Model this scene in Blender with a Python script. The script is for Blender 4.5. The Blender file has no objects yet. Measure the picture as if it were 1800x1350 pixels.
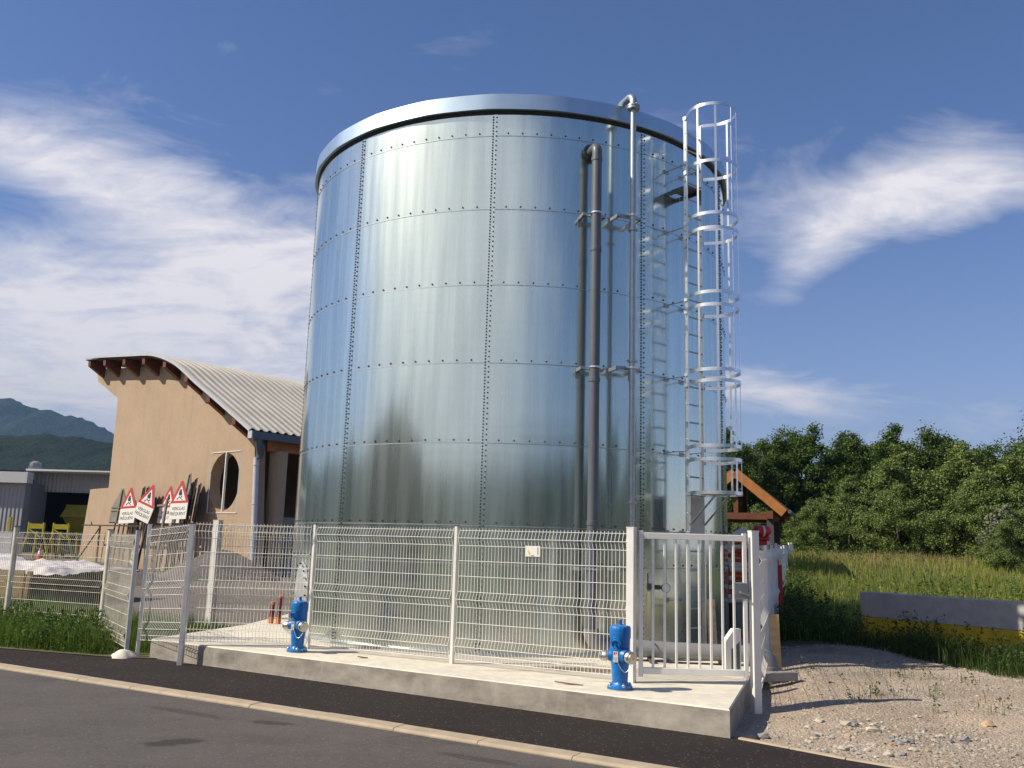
import bpy, math, random
import numpy as np
from mathutils import Vector, Matrix, noise as mnoise
from mathutils.geometry import tessellate_polygon

R_ = math.radians
C = bpy.context.scene.collection
SC = bpy.context.scene

# ------------------------------------------------------------------ camera
PITCH, ROLL, EYE = 0.1782, 0.0288, 1.546
cam_d = bpy.data.cameras.new('camera')
cam = bpy.data.objects.new('camera', cam_d); C.objects.link(cam)
cam_d.sensor_width = 36.0; cam_d.lens = 36.0 * 1578.5 / 1800.0
cam_d.clip_start = 0.1; cam_d.clip_end = 12000
_F = Vector((0, math.cos(PITCH), math.sin(PITCH))); _U = Vector((0, -math.sin(PITCH), math.cos(PITCH))); _R = Vector((1, 0, 0))
_c, _s = math.cos(ROLL), math.sin(ROLL)
_R2 = _R * _c + _U * _s; _U2 = _U * _c - _R * _s
m = Matrix((( _R2.x, _U2.x, -_F.x, 0), (_R2.y, _U2.y, -_F.y, 0), (_R2.z, _U2.z, -_F.z, EYE), (0, 0, 0, 1)))
cam.matrix_world = m
SC.camera = cam

# ------------------------------------------------------------------ sun, sky, exposure
SUN_EL, SUN_AZ = 42.5, math.atan2(-0.208, -0.978)          # direction TO the sun in the xy plane
sd = Vector((math.cos(SUN_AZ) * math.cos(R_(SUN_EL)), math.sin(SUN_AZ) * math.cos(R_(SUN_EL)), math.sin(R_(SUN_EL))))
sl = bpy.data.lights.new('sun', 'SUN'); sl.energy = 4.8; sl.angle = R_(0.5); sl.color = (1.0, 0.90, 0.72)
so = bpy.data.objects.new('sun', sl); C.objects.link(so); so.rotation_euler = sd.to_track_quat('Z', 'Y').to_euler()
so.location = (-30, -20, 40)

W = bpy.data.worlds.new('World'); SC.world = W; W.use_nodes = True
nt = W.node_tree; nt.nodes.clear()
def wn(t, **k):
    n = nt.nodes.new(t)
    for a, b in k.items(): setattr(n, a, b)
    return n
def L(a, b): nt.links.new(a, b)
def wmath(op, a, b=None, c=None, clamp=False):
    n = wn('ShaderNodeMath', operation=op, use_clamp=clamp)
    for i, v in enumerate((a, b, c)):
        if v is None: continue
        if isinstance(v, (int, float)): n.inputs[i].default_value = v
        else: L(v, n.inputs[i])
    return n.outputs[0]
sky = wn('ShaderNodeTexSky', sky_type='NISHITA', sun_disc=False)
sky.sun_elevation = R_(SUN_EL); sky.sun_rotation = math.atan2(sd.x, sd.y) % (2 * math.pi)
sky.air_density = 1.0; sky.dust_density = 0.25; sky.ozone_density = 2.6; sky.altitude = 400
tc = wn('ShaderNodeTexCoord')
sep = wn('ShaderNodeSeparateXYZ'); L(tc.outputs['Generated'], sep.inputs[0])
den = wmath('ADD', wmath('MAXIMUM', sep.outputs[2], 0.0), 0.16)
comb = wn('ShaderNodeCombineXYZ')
L(wmath('DIVIDE', sep.outputs[0], den), comb.inputs[0]); L(wmath('DIVIDE', sep.outputs[1], den), comb.inputs[1])
def wnoise(scale, detail, rough, dist, off=(0, 0, 0), st=(1, 1, 1), rot=0.0):
    mp = wn('ShaderNodeMapping'); mp.inputs['Location'].default_value = off; mp.inputs['Scale'].default_value = st
    mp.inputs['Rotation'].default_value = (0, 0, rot)
    L(comb.outputs[0], mp.inputs[0])
    n = wn('ShaderNodeTexNoise'); n.inputs['Scale'].default_value = scale; n.inputs['Detail'].default_value = detail
    n.inputs['Roughness'].default_value = rough; n.inputs['Distortion'].default_value = dist
    L(mp.outputs[0], n.inputs['Vector']); return n.outputs['Fac']
def blob(d, sig, gain, tilt=0.0, asp=1.0):
    """soft patch of sky round the direction d (azimuth, elevation in degrees), sig = half width in degrees"""
    az, el = R_(d[0]), R_(d[1])
    c = Vector((math.sin(az) * math.cos(el), math.cos(az) * math.cos(el), math.sin(el)))
    t = Vector((math.cos(az), -math.sin(az), 0)); u = c.cross(t) * -1.0
    a = t * math.cos(tilt) + u * math.sin(tilt); b = u * math.cos(tilt) - t * math.sin(tilt)
    def dot(v):
        n = wn('ShaderNodeVectorMath', operation='DOT_PRODUCT'); L(tc.outputs['Generated'], n.inputs[0]); n.inputs[1].default_value = v
        return n.outputs['Value']
    s1 = math.sin(R_(sig)); s2 = s1 * asp
    q = wmath('ADD', wmath('POWER', wmath('DIVIDE', dot(a), s1), 2.0), wmath('POWER', wmath('DIVIDE', dot(b), s2), 2.0))
    g = wmath('EXPONENT', wmath('MULTIPLY', q, -1.0))
    front = wmath('GREATER_THAN', dot(c), 0.0)
    return wmath('MULTIPLY', wmath('MULTIPLY', g, front), gain)
BL = [((-30, 20.8), 8, .85, -.12, .22), ((-20, 11.0), 15, .70, 0.10, .5), ((-25, 14), 11, .42, 0, .75), ((-14, 9), 7, .35, 0, .6), ((-14, 16), 8, .52, .5, .6), ((-21, 19.5), 8, .50, -.45, .40), ((-31, 10), 10, .50, 0.0, .5),
      ((26, 20.8), 7.5, 1.0, 0.06, .34), ((18.5, 17.0), 5.0, .75, .80, .42), ((16.5, 9.7), 6.5, .85, -.06, .28), ((29, 8.5), 5, .32, .5, .4), ((29, 23), 5, .3, .1, .5),
      ((0, 34), 10, .20, .5, .35),
      # the part of the sky behind the photographer, which the tank mirrors
      ((-140, 13), 38, 1.3, 0, .55), ((-112, 26), 24, .9, 0, .7), ((-175, 18), 20, .7, .2, .7)]
acc = None
for b in BL:
    v = blob(*b); acc = v if acc is None else wmath('ADD', acc, v)
n1 = wnoise(0.80, 6, 0.52, 0.9, (3.1, 1.7, 0), (1.0, 1.25, 1), 0.5)
n2 = wnoise(2.5, 11, 0.62, 2.2, (7.3, 2.2, 4), (1.0, 1.35, 1), -0.6)
nmix = wmath('ADD', wmath('MULTIPLY', n1, 0.62), wmath('MULTIPLY', n2, 0.38))
# cloud amount: the patch strength shifts the threshold of the noise
cl = wmath('MULTIPLY', wmath('SUBTRACT', wmath('ADD', nmix, wmath('MULTIPLY', acc, 0.36)), 0.595), 3.1, clamp=True)
cl = wmath('POWER', cl, 1.15)
n3 = wnoise(6.5, 10, 0.66, 1.4, (2.2, 9.1, 7), (1.0, 1.6, 1), 0.7)
n4 = wnoise(1.9, 8, 0.60, 1.8, (5.2, 1.1, 2), (1.0, 1.4, 1), -0.3)
tex = wmath('ADD', wmath('MULTIPLY', wmath('SUBTRACT', n3, 0.5), 0.75), wmath('ADD', wmath('MULTIPLY', wmath('SUBTRACT', n4, 0.5), 1.7), 0.98))
cl = wmath('MULTIPLY', cl, wmath('MINIMUM', wmath('MAXIMUM', tex, 0.18), 1.15))
horizon = wmath('POWER', wmath('SUBTRACT', 1.0, wmath('MAXIMUM', sep.outputs[2], 0.0), clamp=True), 9.0)
hz = wmath('MULTIPLY', horizon, 0.27)
cl = wmath('MINIMUM', wmath('ADD', wmath('MULTIPLY', cl, 0.86), hz), 0.95)
hs = wn('ShaderNodeHueSaturation'); hs.inputs['Saturation'].default_value = 1.17; L(sky.outputs[0], hs.inputs['Color'])
mixs = wn('ShaderNodeMixRGB'); mixs.blend_type = 'MULTIPLY'; mixs.inputs[0].default_value = 1.0
L(hs.outputs[0], mixs.inputs[1]); mixs.inputs[2].default_value = (1.22, 0.97, 1.06, 1)
mx = wn('ShaderNodeMixRGB'); L(cl, mx.inputs[0]); L(mixs.outputs[0], mx.inputs[1]); mx.inputs[2].default_value = (8.8, 8.4, 8.6, 1)
bg = wn('ShaderNodeBackground'); bg.inputs['Strength'].default_value = 0.088; L(mx.outputs[0], bg.inputs['Color'])
wo = wn('ShaderNodeOutputWorld'); L(bg.outputs[0], wo.inputs['Surface'])

SC.render.engine = 'CYCLES'
SC.view_settings.view_transform = 'Standard'; SC.view_settings.look = 'None'
SC.view_settings.exposure = 0.42; SC.view_settings.gamma = 1.0
SC.cycles.use_denoising = True
SC.cycles.max_bounces = 8; SC.cycles.glossy_bounces = 4; SC.cycles.transparent_max_bounces = 8
SC.cycles.caustics_reflective = False; SC.cycles.caustics_refractive = False

# ------------------------------------------------------------------ materials
class NT:
    def __init__(s, name):
        s.m = bpy.data.materials.new(name); s.m.use_nodes = True; s.t = s.m.node_tree
        s.b = s.t.nodes['Principled BSDF']; s.out = s.t.nodes['Material Output']
        s.tc = s.n('ShaderNodeTexCoord')
    def n(s, t, **k):
        x = s.t.nodes.new(t)
        for a, b in k.items(): setattr(x, a, b)
        return x
    def l(s, a, b): s.t.links.new(a, b)
    def math(s, op, a, b=None, clamp=False):
        x = s.n('ShaderNodeMath', operation=op, use_clamp=clamp)
        for i, v in enumerate((a, b)):
            if v is None: continue
            if isinstance(v, (int, float)): x.inputs[i].default_value = v
            else: s.l(v, x.inputs[i])
        return x.outputs[0]
    def noise(s, scale, detail=4, rough=.55, st=(1, 1, 1), dist=0, vec=None, off=(0, 0, 0)):
        mp = s.n('ShaderNodeMapping'); mp.inputs['Scale'].default_value = st; mp.inputs['Location'].default_value = off
        s.l(vec if vec is not None else s.tc.outputs['Object'], mp.inputs[0])
        x = s.n('ShaderNodeTexNoise'); x.inputs['Scale'].default_value = scale; x.inputs['Detail'].default_value = detail
        x.inputs['Roughness'].default_value = rough; x.inputs['Distortion'].default_value = dist
        s.l(mp.outputs[0], x.inputs['Vector']); return x.outputs['Fac']
    def ramp(s, fac, stops):
        r = s.n('ShaderNodeValToRGB'); e = r.color_ramp.elements
        while len(e) < len(stops): e.new(.5)
        for i, (p, c) in enumerate(stops):
            e[i].position = p; e[i].color = (c, c, c, 1) if isinstance(c, (int, float)) else (*c, 1)
        s.l(fac, r.inputs[0]); return r.outputs[0]
    def mix(s, f, a, b, mode='MIX'):
        x = s.n('ShaderNodeMixRGB'); x.blend_type = mode
        for i, v in enumerate((f, a, b)):
            if isinstance(v, (int, float)): x.inputs[i].default_value = v if i == 0 else (v, v, v, 1)
            elif isinstance(v, tuple): x.inputs[i].default_value = (*v, 1)
            else: s.l(v, x.inputs[i])
        return x.outputs[0]
    def col(s, v):
        if isinstance(v, tuple): s.b.inputs['Base Color'].default_value = (*v, 1)
        else: s.l(v, s.b.inputs['Base Color'])
    def rough(s, v):
        if isinstance(v, (int, float)): s.b.inputs['Roughness'].default_value = v
        else: s.l(v, s.b.inputs['Roughness'])
    def metal(s, v): s.b.inputs['Metallic'].default_value = v
    def spec(s, v): s.b.inputs['Specular IOR Level'].default_value = v
    def bump(s, h, strength, dist):
        x = s.n('ShaderNodeBump'); x.inputs['Strength'].default_value = strength; x.inputs['Distance'].default_value = dist
        s.l(h, x.inputs['Height']); s.l(x.outputs[0], s.b.inputs['Normal']); return x

def scaled(c, k): return tuple(min(1, v * k) for v in c)
def pm(name, c, rough=.6, metal=0.0, var=.18, scale=6.0, bump=0.0, bscale=30.0, bdist=.01, c2=None, spec=.5, st=(1, 1, 1)):
    """everyday painted / mineral surface: base colour with uneven wear and a little relief"""
    t = NT(name)
    f = t.noise(scale, 6, .6, st)
    a = scaled(c, 1 - var); b = c2 if c2 else scaled(c, 1 + var)
    t.col(t.ramp(f, [(.3, a), (.7, b)]))
    t.rough(rough); t.metal(metal); t.spec(spec)
    if bump: t.bump(t.noise(bscale, 5, .6, st), bump, bdist)
    return t.m

# ------------------------------------------------------------------ mesh builder
class MB:
    def __init__(s): s.v = []; s.f = []
    def add(s, vs, fs):
        o = len(s.v); s.v += [tuple(p) for p in vs]; s.f += [tuple(i + o for i in f) for f in fs]; return s
    def box(s, c, d, rz=0.0):
        cx, cy, cz = c; x, y, z = d[0] / 2, d[1] / 2, d[2] / 2; co, si = math.cos(rz), math.sin(rz)
        vs = [(cx + a * co - b * si, cy + a * si + b * co, cz + e) for e in (-z, z) for a, b in ((-x, -y), (x, -y), (x, y), (-x, y))]
        return s.add(vs, [(3, 2, 1, 0), (4, 5, 6, 7), (0, 1, 5, 4), (1, 2, 6, 5), (2, 3, 7, 6), (3, 0, 4, 7)])
    def beam(s, p, q, w, h, up=(0, 0, 1), bev=0.0):
        p, q = Vector(p), Vector(q); d = (q - p).normalized(); u = Vector(up)
        if abs(d.dot(u)) > .99: u = Vector((0, 1, 0)) if abs(d.y) < .9 else Vector((1, 0, 0))
        x = d.cross(u).normalized(); y = x.cross(d).normalized()
        if bev > 0:
            a, b = w / 2, h / 2
            sec = [(-a + bev, -b), (a - bev, -b), (a, -b + bev), (a, b - bev), (a - bev, b), (-a + bev, b), (-a, b - bev), (-a, -b + bev)]
        else: sec = [(-w / 2, -h / 2), (w / 2, -h / 2), (w / 2, h / 2), (-w / 2, h / 2)]
        n = len(sec)
        vs = [c + x * a + y * b for c in (p, q) for a, b in sec]
        return s.add(vs, [tuple(range(n - 1, -1, -1)), tuple(range(n, 2 * n))] + [(i, (i + 1) % n, n + (i + 1) % n, n + i) for i in range(n)])
    def tube(s, pts, r, n=8, caps=True):
        pts = [Vector(p) for p in pts]; m = len(pts)
        rr = r if isinstance(r, (list, tuple)) else [r] * m
        T = []
        for i in range(m):
            d = (pts[min(i + 1, m - 1)] - pts[max(i - 1, 0)])
            T.append(d.normalized() if d.length > 1e-9 else Vector((0, 0, 1)))
        a = Vector((0, 0, 1)) if abs(T[0].z) < .9 else Vector((1, 0, 0))
        x = T[0].cross(a).normalized(); vs = []
        for i in range(m):
            x = (x - T[i] * x.dot(T[i])).normalized(); y = T[i].cross(x)
            k = 1.0
            if 0 < i < m - 1:
                c = (pts[i] - pts[i - 1]).normalized().dot((pts[i + 1] - pts[i]).normalized())
                k = 1.0 / max(.5, math.sqrt(max(.01, (1 + c) / 2)))
            for j in range(n):
                t = 2 * math.pi * j / n
                vs.append(pts[i] + x * (math.cos(t) * rr[i] * k) + y * (math.sin(t) * rr[i] * k))
        fs = [(i * n + j, i * n + (j + 1) % n, (i + 1) * n + (j + 1) % n, (i + 1) * n + j) for i in range(m - 1) for j in range(n)]
        if caps: fs += [tuple(range(n - 1, -1, -1)), tuple(range((m - 1) * n, m * n))]
        return s.add(vs, fs)
    def lathe(s, prof, n=24, o=(0, 0, 0), ax=(0, 0, 1), flute=None):
        ax = Vector(ax).normalized(); a = Vector((0, 0, 1)) if abs(ax.z) < .9 else Vector((1, 0, 0))
        x = ax.cross(a).normalized(); y = ax.cross(x); o = Vector(o); vs = []
        for k, (r, z) in enumerate(prof):
            for j in range(n):
                t = 2 * math.pi * j / n; q = r * (flute(k, t) if flute else 1.0)
                vs.append(o + ax * z + x * (math.cos(t) * q) + y * (math.sin(t) * q))
        m = len(prof)
        fs = [(i * n + j, i * n + (j + 1) % n, (i + 1) * n + (j + 1) % n, (i + 1) * n + j) for i in range(m - 1) for j in range(n)]
        fs += [tuple(range(n - 1, -1, -1)), tuple(range((m - 1) * n, m * n))]
        return s.add(vs, fs)
    def prism(s, poly, o, ex, ey, ez, dep, hole=None):
        """flat outline (u,v) in the frame ex,ey at o, made dep thick along ez"""
        o, ex, ey, ez = Vector(o), Vector(ex), Vector(ey), Vector(ez)
        loops = [poly] + ([hole] if hole else [])
        tri = tessellate_polygon([[Vector((u, v, 0)) for u, v in lp] for lp in loops])
        allp = [p for lp in loops for p in lp]; n = len(allp)
        vs = [o + ex * u + ey * v for u, v in allp] + [o + ex * u + ey * v + ez * dep for u, v in allp]
        fs = [tuple(t) for t in tri] + [tuple(i + n for i in reversed(t)) for t in tri]
        b = 0
        for lp in loops:
            k = len(lp); fs += [(b + i, b + (i + 1) % k, n + b + (i + 1) % k, n + b + i) for i in range(k)]; b += k
        return s.add(vs, fs)
    def grid(s, fn, nu, nv):
        vs = [fn(i / nu, j / nv) for j in range(nv + 1) for i in range(nu + 1)]
        return s.add(vs, [(j * (nu + 1) + i, j * (nu + 1) + i + 1, (j + 1) * (nu + 1) + i + 1, (j + 1) * (nu + 1) + i) for j in range(nv) for i in range(nu)])
    def build(s, name, mat, parent=None, smooth=None, fix=True):
        me = bpy.data.meshes.new(name)
        off = OFF.get(parent, Vector((0, 0, 0))) if parent is not None else Vector((0, 0, 0))
        if off.length: vs = [(a - off.x, b - off.y, c - off.z) for a, b, c in s.v]
        else: vs = s.v
        me.from_pydata(vs, [], s.f); me.update()
        if fix:
            import bmesh
            bm = bmesh.new(); bm.from_mesh(me); bmesh.ops.recalc_face_normals(bm, faces=bm.faces); bm.to_mesh(me); bm.free()
        if smooth is not None:
            me.polygons.foreach_set('use_smooth', [True] * len(me.polygons)); me.set_sharp_from_angle(angle=R_(smooth))
        return link(name, me, mat, parent)
OFF = {}
def link(name, me, mat, parent=None):
    if mat: me.materials.append(mat)
    o = bpy.data.objects.new(name, me); C.objects.link(o)
    if parent is not None: o.parent = parent
    OFF[o] = OFF.get(parent, Vector((0, 0, 0))).copy() if parent is not None else Vector((0, 0, 0))
    return o
def thing(name, label, cat, loc=(0, 0, 0), group=None):
    o = bpy.data.objects.new(name, None); C.objects.link(o); o.location = loc; o.empty_display_size = .2
    OFF[o] = Vector(loc); return tag(o, label, cat, group)
def tag(o, label, cat, group=None):
    o['label'] = label; o['category'] = cat
    if group: o['group'] = group
    return o
def kind(o, k): o['kind'] = k; return o
def copy_tree(o, parent=None):
    c = o.copy(); C.objects.link(c); c.parent = parent
    for ch in list(o.children): copy_tree(ch, c)
    return c
def quads(name, V, mat, parent=None, smooth=False):
    """V: (n,4,3) array of separate quads"""
    n = len(V); me = bpy.data.meshes.new(name)
    me.vertices.add(n * 4); me.vertices.foreach_set('co', np.asarray(V, dtype=np.float32).ravel())
    me.loops.add(n * 4); me.loops.foreach_set('vertex_index', np.arange(n * 4, dtype=np.int32))
    me.polygons.add(n); me.polygons.foreach_set('loop_start', np.arange(0, n * 4, 4, dtype=np.int32))
    me.polygons.foreach_set('loop_total', np.full(n, 4, dtype=np.int32)); me.update(calc_edges=True)
    return link(name, me, mat, parent)
def tris(name, V, mat, parent=None):
    n = len(V); me = bpy.data.meshes.new(name)
    me.vertices.add(n * 3); me.vertices.foreach_set('co', np.asarray(V, dtype=np.float32).ravel())
    me.loops.add(n * 3); me.loops.foreach_set('vertex_index', np.arange(n * 3, dtype=np.int32))
    me.polygons.add(n); me.polygons.foreach_set('loop_start', np.arange(0, n * 3, 3, dtype=np.int32))
    me.polygons.foreach_set('loop_total', np.full(n, 3, dtype=np.int32)); me.update(calc_edges=True)
    return link(name, me, mat, parent)
def text_part(name, body, size, mat, parent, frame, thick=.002):
    """lettering standing on the plane frame=(origin, ex, ey, ez), centred; turned into a mesh"""
    cu = bpy.data.curves.new(name, 'FONT'); cu.body = body; cu.size = size; cu.align_x = 'CENTER'; cu.align_y = 'CENTER'; cu.extrude = thick
    cu.space_line = 1.1
    tmp = bpy.data.objects.new(name, cu); C.objects.link(tmp)
    dg = bpy.context.evaluated_depsgraph_get(); dg.update()
    me = bpy.data.meshes.new_from_object(tmp.evaluated_get(dg)); bpy.data.objects.remove(tmp); bpy.data.curves.remove(cu)
    o, ex, ey, ez = [Vector(v) for v in frame]; off = OFF.get(parent, Vector((0, 0, 0)))
    M = Matrix(((ex.x, ey.x, ez.x, o.x - off.x), (ex.y, ey.y, ez.y, o.y - off.y), (ex.z, ey.z, ez.z, o.z - off.z), (0, 0, 0, 1)))
    me.transform(M); me.materials.clear(); me.name = name
    return link(name, me, mat, parent)
def smooth01(a, b, x):
    t = min(1, max(0, (x - a) / (b - a))); return t * t * (3 - 2 * t)
random.seed(7); rng = np.random.default_rng(11)
Z = Vector((0, 0, 1))

# ------------------------------------------------------------------ the setting: ground, road, footpath, kerb, yard
def asphalt(name, c, var, stain=None, rough=.9):
    t = NT(name)
    f = t.noise(1.1, 8, .65); g = t.noise(160, 3, .7); h = t.noise(420, 2, .6)
    base = t.ramp(f, [(.25, scaled(c, 1 - var)), (.75, scaled(c, 1 + var))])
    base = t.mix(t.ramp(g, [(.42, 0.0), (.75, .55)]), base, scaled(c, 1.9))
    base = t.mix(t.ramp(h, [(.30, .6), (.5, 0.0)]), base, scaled(c, .35))
    base = t.mix(t.ramp(t.noise(34, 4, .75), [(.50, 0.0), (.72, .55)]), base, scaled(c, 1.8)); base = t.mix(t.ramp(t.noise(21, 5, .75, (1, 1, 1), 0, None, (4, 9, 0)), [(.30, .55), (.46, 0.0)]), base, scaled(c, .45))
    # worn bands along the lane and thin sealed cracks
    base = t.mix(t.ramp(t.noise(.55, 4, .6, (1, 2.6, 1), 0, None), [(.46, 0.0), (.62, .30)]), base, scaled(c, 1.4))
    cr = t.n('ShaderNodeTexVoronoi'); cr.feature = 'DISTANCE_TO_EDGE'; cr.inputs['Scale'].default_value = .42
    cw = t.n('ShaderNodeVectorMath', operation='MULTIPLY_ADD'); ns_ = t.n('ShaderNodeTexNoise'); ns_.inputs['Scale'].default_value = 2.2; ns_.inputs['Detail'].default_value = 6; t.l(t.tc.outputs['Object'], ns_.inputs['Vector'])
    t.l(ns_.outputs['Color'], cw.inputs[0]); cw.inputs[1].default_value = (.55, .55, .55); t.l(t.tc.outputs['Object'], cw.inputs[2]); t.l(cw.outputs[0], cr.inputs['Vector'])
    if stain: base = t.mix(t.ramp(cr.outputs['Distance'], [(0.0, .22), (.005, 0.0)]), base, scaled(c, .3))
    if stain:
        for (x, y, a, b, rz, k) in stain:
            mp = t.n('ShaderNodeMapping', vector_type='TEXTURE'); mp.inputs['Location'].default_value = (x, y, 0); mp.inputs['Rotation'].default_value = (0, 0, rz)
            mp.inputs['Scale'].default_value = (a, b, 100); t.l(t.tc.outputs['Object'], mp.inputs[0])
            ln = t.n('ShaderNodeVectorMath', operation='LENGTH'); t.l(mp.outputs[0], ln.inputs[0])
            e = t.math('ADD', ln.outputs['Value'], t.math('MULTIPLY', t.math('SUBTRACT', t.noise(9, 5, .65), .5), 1.3))
            base = t.mix(t.ramp(e, [(.72, k), (1.0, 0.0)]), base, scaled(c, .38))
    sv = t.n('ShaderNodeTexVoronoi'); sv.inputs['Scale'].default_value = 46; t.l(t.tc.outputs['Object'], sv.inputs['Vector']); sc_ = t.n('ShaderNodeSeparateXYZ'); t.l(sv.outputs['Color'], sc_.inputs[0])
    spk = t.math('MULTIPLY', t.ramp(sc_.outputs[0], [(.90, 0.0), (.97, 1.0)]), t.ramp(sv.outputs['Distance'], [(.25, 1.0), (.5, 0.0)]))
    base = t.mix(t.math('MULTIPLY', spk, .5), base, (.30, .27, .24))
    t.col(base); t.rough(rough); t.spec(.22)
    t.bump(t.math('ADD', g, t.math('MULTIPLY', h, .6)), .55, .006)
    return t.m
ASPH_OLD = asphalt('old_asphalt', (.094, .085, .081), .28, [(-2.98, 8.66, .34, .15, .55, .75), (-2.37, 9.66, .27, .11, -.3, .7), (-.2, 8.35, .5, .09, -.5, .5), (-3.4, 10.1, .7, .10, -.5, .45)])
ASPH_NEW = asphalt('fresh_asphalt', (.023, .0185, .017), .30, None, .95)
ASPH_YARD = asphalt('yard_asphalt', (.15, .13, .112), .20)
KERB_M = pm('kerb_concrete', (.40, .325, .235), .85, 0, .14, 5, .35, 90, .004)
def concrete(name, c, stains=(), face=False):
    t = NT(name)
    f = t.noise(.9, 7, .65); g = t.noise(7, 6, .6); v = t.noise(3.0, 5, .6, (1, 1, .25))
    base = t.ramp(f, [(.3, scaled(c, .84)), (.7, scaled(c, 1.08))])
    base = t.mix(t.ramp(g, [(.40, .38), (.62, 0.0)]), base, scaled(c, .66))
    base = t.mix(t.ramp(v, [(.52, 0.0), (.74, .55)]), base, scaled(c, 1.22))
    for (x, y, a, b, rz, k, cc) in stains:
        mp = t.n('ShaderNodeMapping', vector_type='TEXTURE'); mp.inputs['Location'].default_value = (x, y, 0); mp.inputs['Rotation'].default_value = (0, 0, rz)
        mp.inputs['Scale'].default_value = (a, b, 100); t.l(t.tc.outputs['Object'], mp.inputs[0])
        ln = t.n('ShaderNodeVectorMath', operation='LENGTH'); t.l(mp.outputs[0], ln.inputs[0])
        e = t.math('ADD', ln.outputs['Value'], t.math('MULTIPLY', t.math('SUBTRACT', t.noise(6, 5, .7), .5), 1.4))
        base = t.mix(t.ramp(e, [(.6, k), (1.0, 0.0)]), base, cc)
    if face:     # stained shuttered sides, darkened by normal too: painted shade against the sunlit top
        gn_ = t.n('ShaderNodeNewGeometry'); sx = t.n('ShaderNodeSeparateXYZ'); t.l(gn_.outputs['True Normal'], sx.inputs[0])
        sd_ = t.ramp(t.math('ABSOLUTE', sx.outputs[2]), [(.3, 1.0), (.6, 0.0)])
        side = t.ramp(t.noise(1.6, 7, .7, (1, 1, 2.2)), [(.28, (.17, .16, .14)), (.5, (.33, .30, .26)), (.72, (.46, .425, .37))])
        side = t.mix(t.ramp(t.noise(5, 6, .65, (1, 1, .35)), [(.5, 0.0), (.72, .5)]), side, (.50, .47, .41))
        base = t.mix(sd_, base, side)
    t.col(base); t.rough(.88); t.spec(.3); t.bump(t.math('ADD', t.noise(60, 4, .6), t.math('MULTIPLY', g, .6)), .4, .005)
    return t.m
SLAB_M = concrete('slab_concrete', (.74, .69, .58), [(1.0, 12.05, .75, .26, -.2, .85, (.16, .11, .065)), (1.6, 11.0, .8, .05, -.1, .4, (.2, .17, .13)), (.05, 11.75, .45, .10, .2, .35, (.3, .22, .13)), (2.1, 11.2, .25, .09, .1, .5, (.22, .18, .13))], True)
BLOCK_M = concrete('grey_concrete', (.34, .33, .31))

def poly_sheet(name, pts, z, mat):
    b = MB(); tri = tessellate_polygon([[Vector((x, y, 0)) for x, y in pts]])
    b.add([(x, y, z) for x, y in pts], tri); o = b.build(name, mat, fix=False)
    if o.data.polygons[0].normal.z < 0:
        o.data.flip_normals()
    return kind(o, 'structure')

KT = [(-7.050, 13.097), (-4.760, 11.780), (-3.090, 10.832), (-1.434, 9.874), (0.272, 8.844), (1.131, 8.318)]
def extend(P, far=60):
    a = Vector((P[0][0] - P[2][0], P[0][1] - P[2][1])).normalized(); b = Vector((P[-1][0] - P[-3][0], P[-1][1] - P[-3][1])).normalized()
    return [(P[0][0] + a.x * far, P[0][1] + a.y * far)] + P + [(P[-1][0] + b.x * far, P[-1][1] + b.y * far)]
def offset(P, d):
    out = []
    for i in range(len(P)):
        a = Vector(P[max(i - 1, 0)]); b = Vector(P[min(i + 1, len(P) - 1)]); t = (b - a).normalized(); n = Vector((t.y, -t.x))
        out.append((P[i][0] + n.x * d, P[i][1] + n.y * d))
    return out
KE = extend(KT)
road_in = offset(KE, .205); road_out = offset(KE, 7.9)
poly_sheet('road', road_in + road_out[::-1], -.305, ASPH_OLD)
# footpath of fresh black asphalt between the kerb and the slab
back = [(-58, 41.5), (-9.6, 15.5), (-7.94, 14.75), (-6.87, 14.4), (-5.96, 14.12), (-5.3, 14.1), (-5.0, 14.0), (2.20, 9.50), (2.37, 9.42), (2.78, 9.10), (3.22, 8.68), (3.57, 8.40), (6.1, 6.2), (44, -27)]
poly_sheet('footpath', KE + back[::-1], -.275, ASPH_NEW)
poly_sheet('opposite_verge', road_out + [(80, -60), (80, -130), (-130, -130), (-130, 20)], -.318, pm('verge_soil', (.10, .115, .05), .95, 0, .4, 1.2, .6, 12, .05))
kind(MB().grid(lambda u, v: ((u - .5) * 6000, (v - .33) * 6000, -.62), 8, 8).build('ground', pm('far_field', (.07, .095, .035), .95, 0, .4, .02), fix=False), 'structure')
# kerb stones, one metre each, nearly flush with the footpath
def along(P):
    L_ = [0]
    for a, b in zip(P, P[1:]): L_.append(L_[-1] + (Vector(b) - Vector(a)).length)
    def at(d):
        for i in range(len(P) - 1):
            if d <= L_[i + 1] or i == len(P) - 2:
                t = (d - L_[i]) / (L_[i + 1] - L_[i]); return Vector(P[i]).lerp(Vector(P[i + 1]), t)
    return at, L_[-1]
at, LT = along(KE)
b = MB(); kw = .20
d = 44.0
while d < 84:
    p, q = at(d + .004), at(d + .996); t = (q - p).normalized(); n = Vector((t.y, -t.x)); z = -.268 + random.uniform(-.0025, .0025)
    ch = .022
    sec = [(0.004, -.40), (0.004, z), (kw - ch, z - .004), (kw, z - .004 - ch), (kw, -.40)]
    vs = [(e.x + n.x * u, e.y + n.y * u, w) for e in (p, q) for u, w in sec]
    b.add(vs, [(0, 1, 2, 3, 4), (9, 8, 7, 6, 5)] + [(i, (i + 1) % 5, 5 + (i + 1) % 5, 5 + i) for i in range(5)]); d += 1.0
kind(b.build('kerb', KERB_M), 'structure')
EDG = [(2.36, 9.39), (2.75, 9.01), (3.14, 8.62), (3.57, 8.27), (6.1, 6.1), (10, 2.5)]
b = MB()
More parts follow.
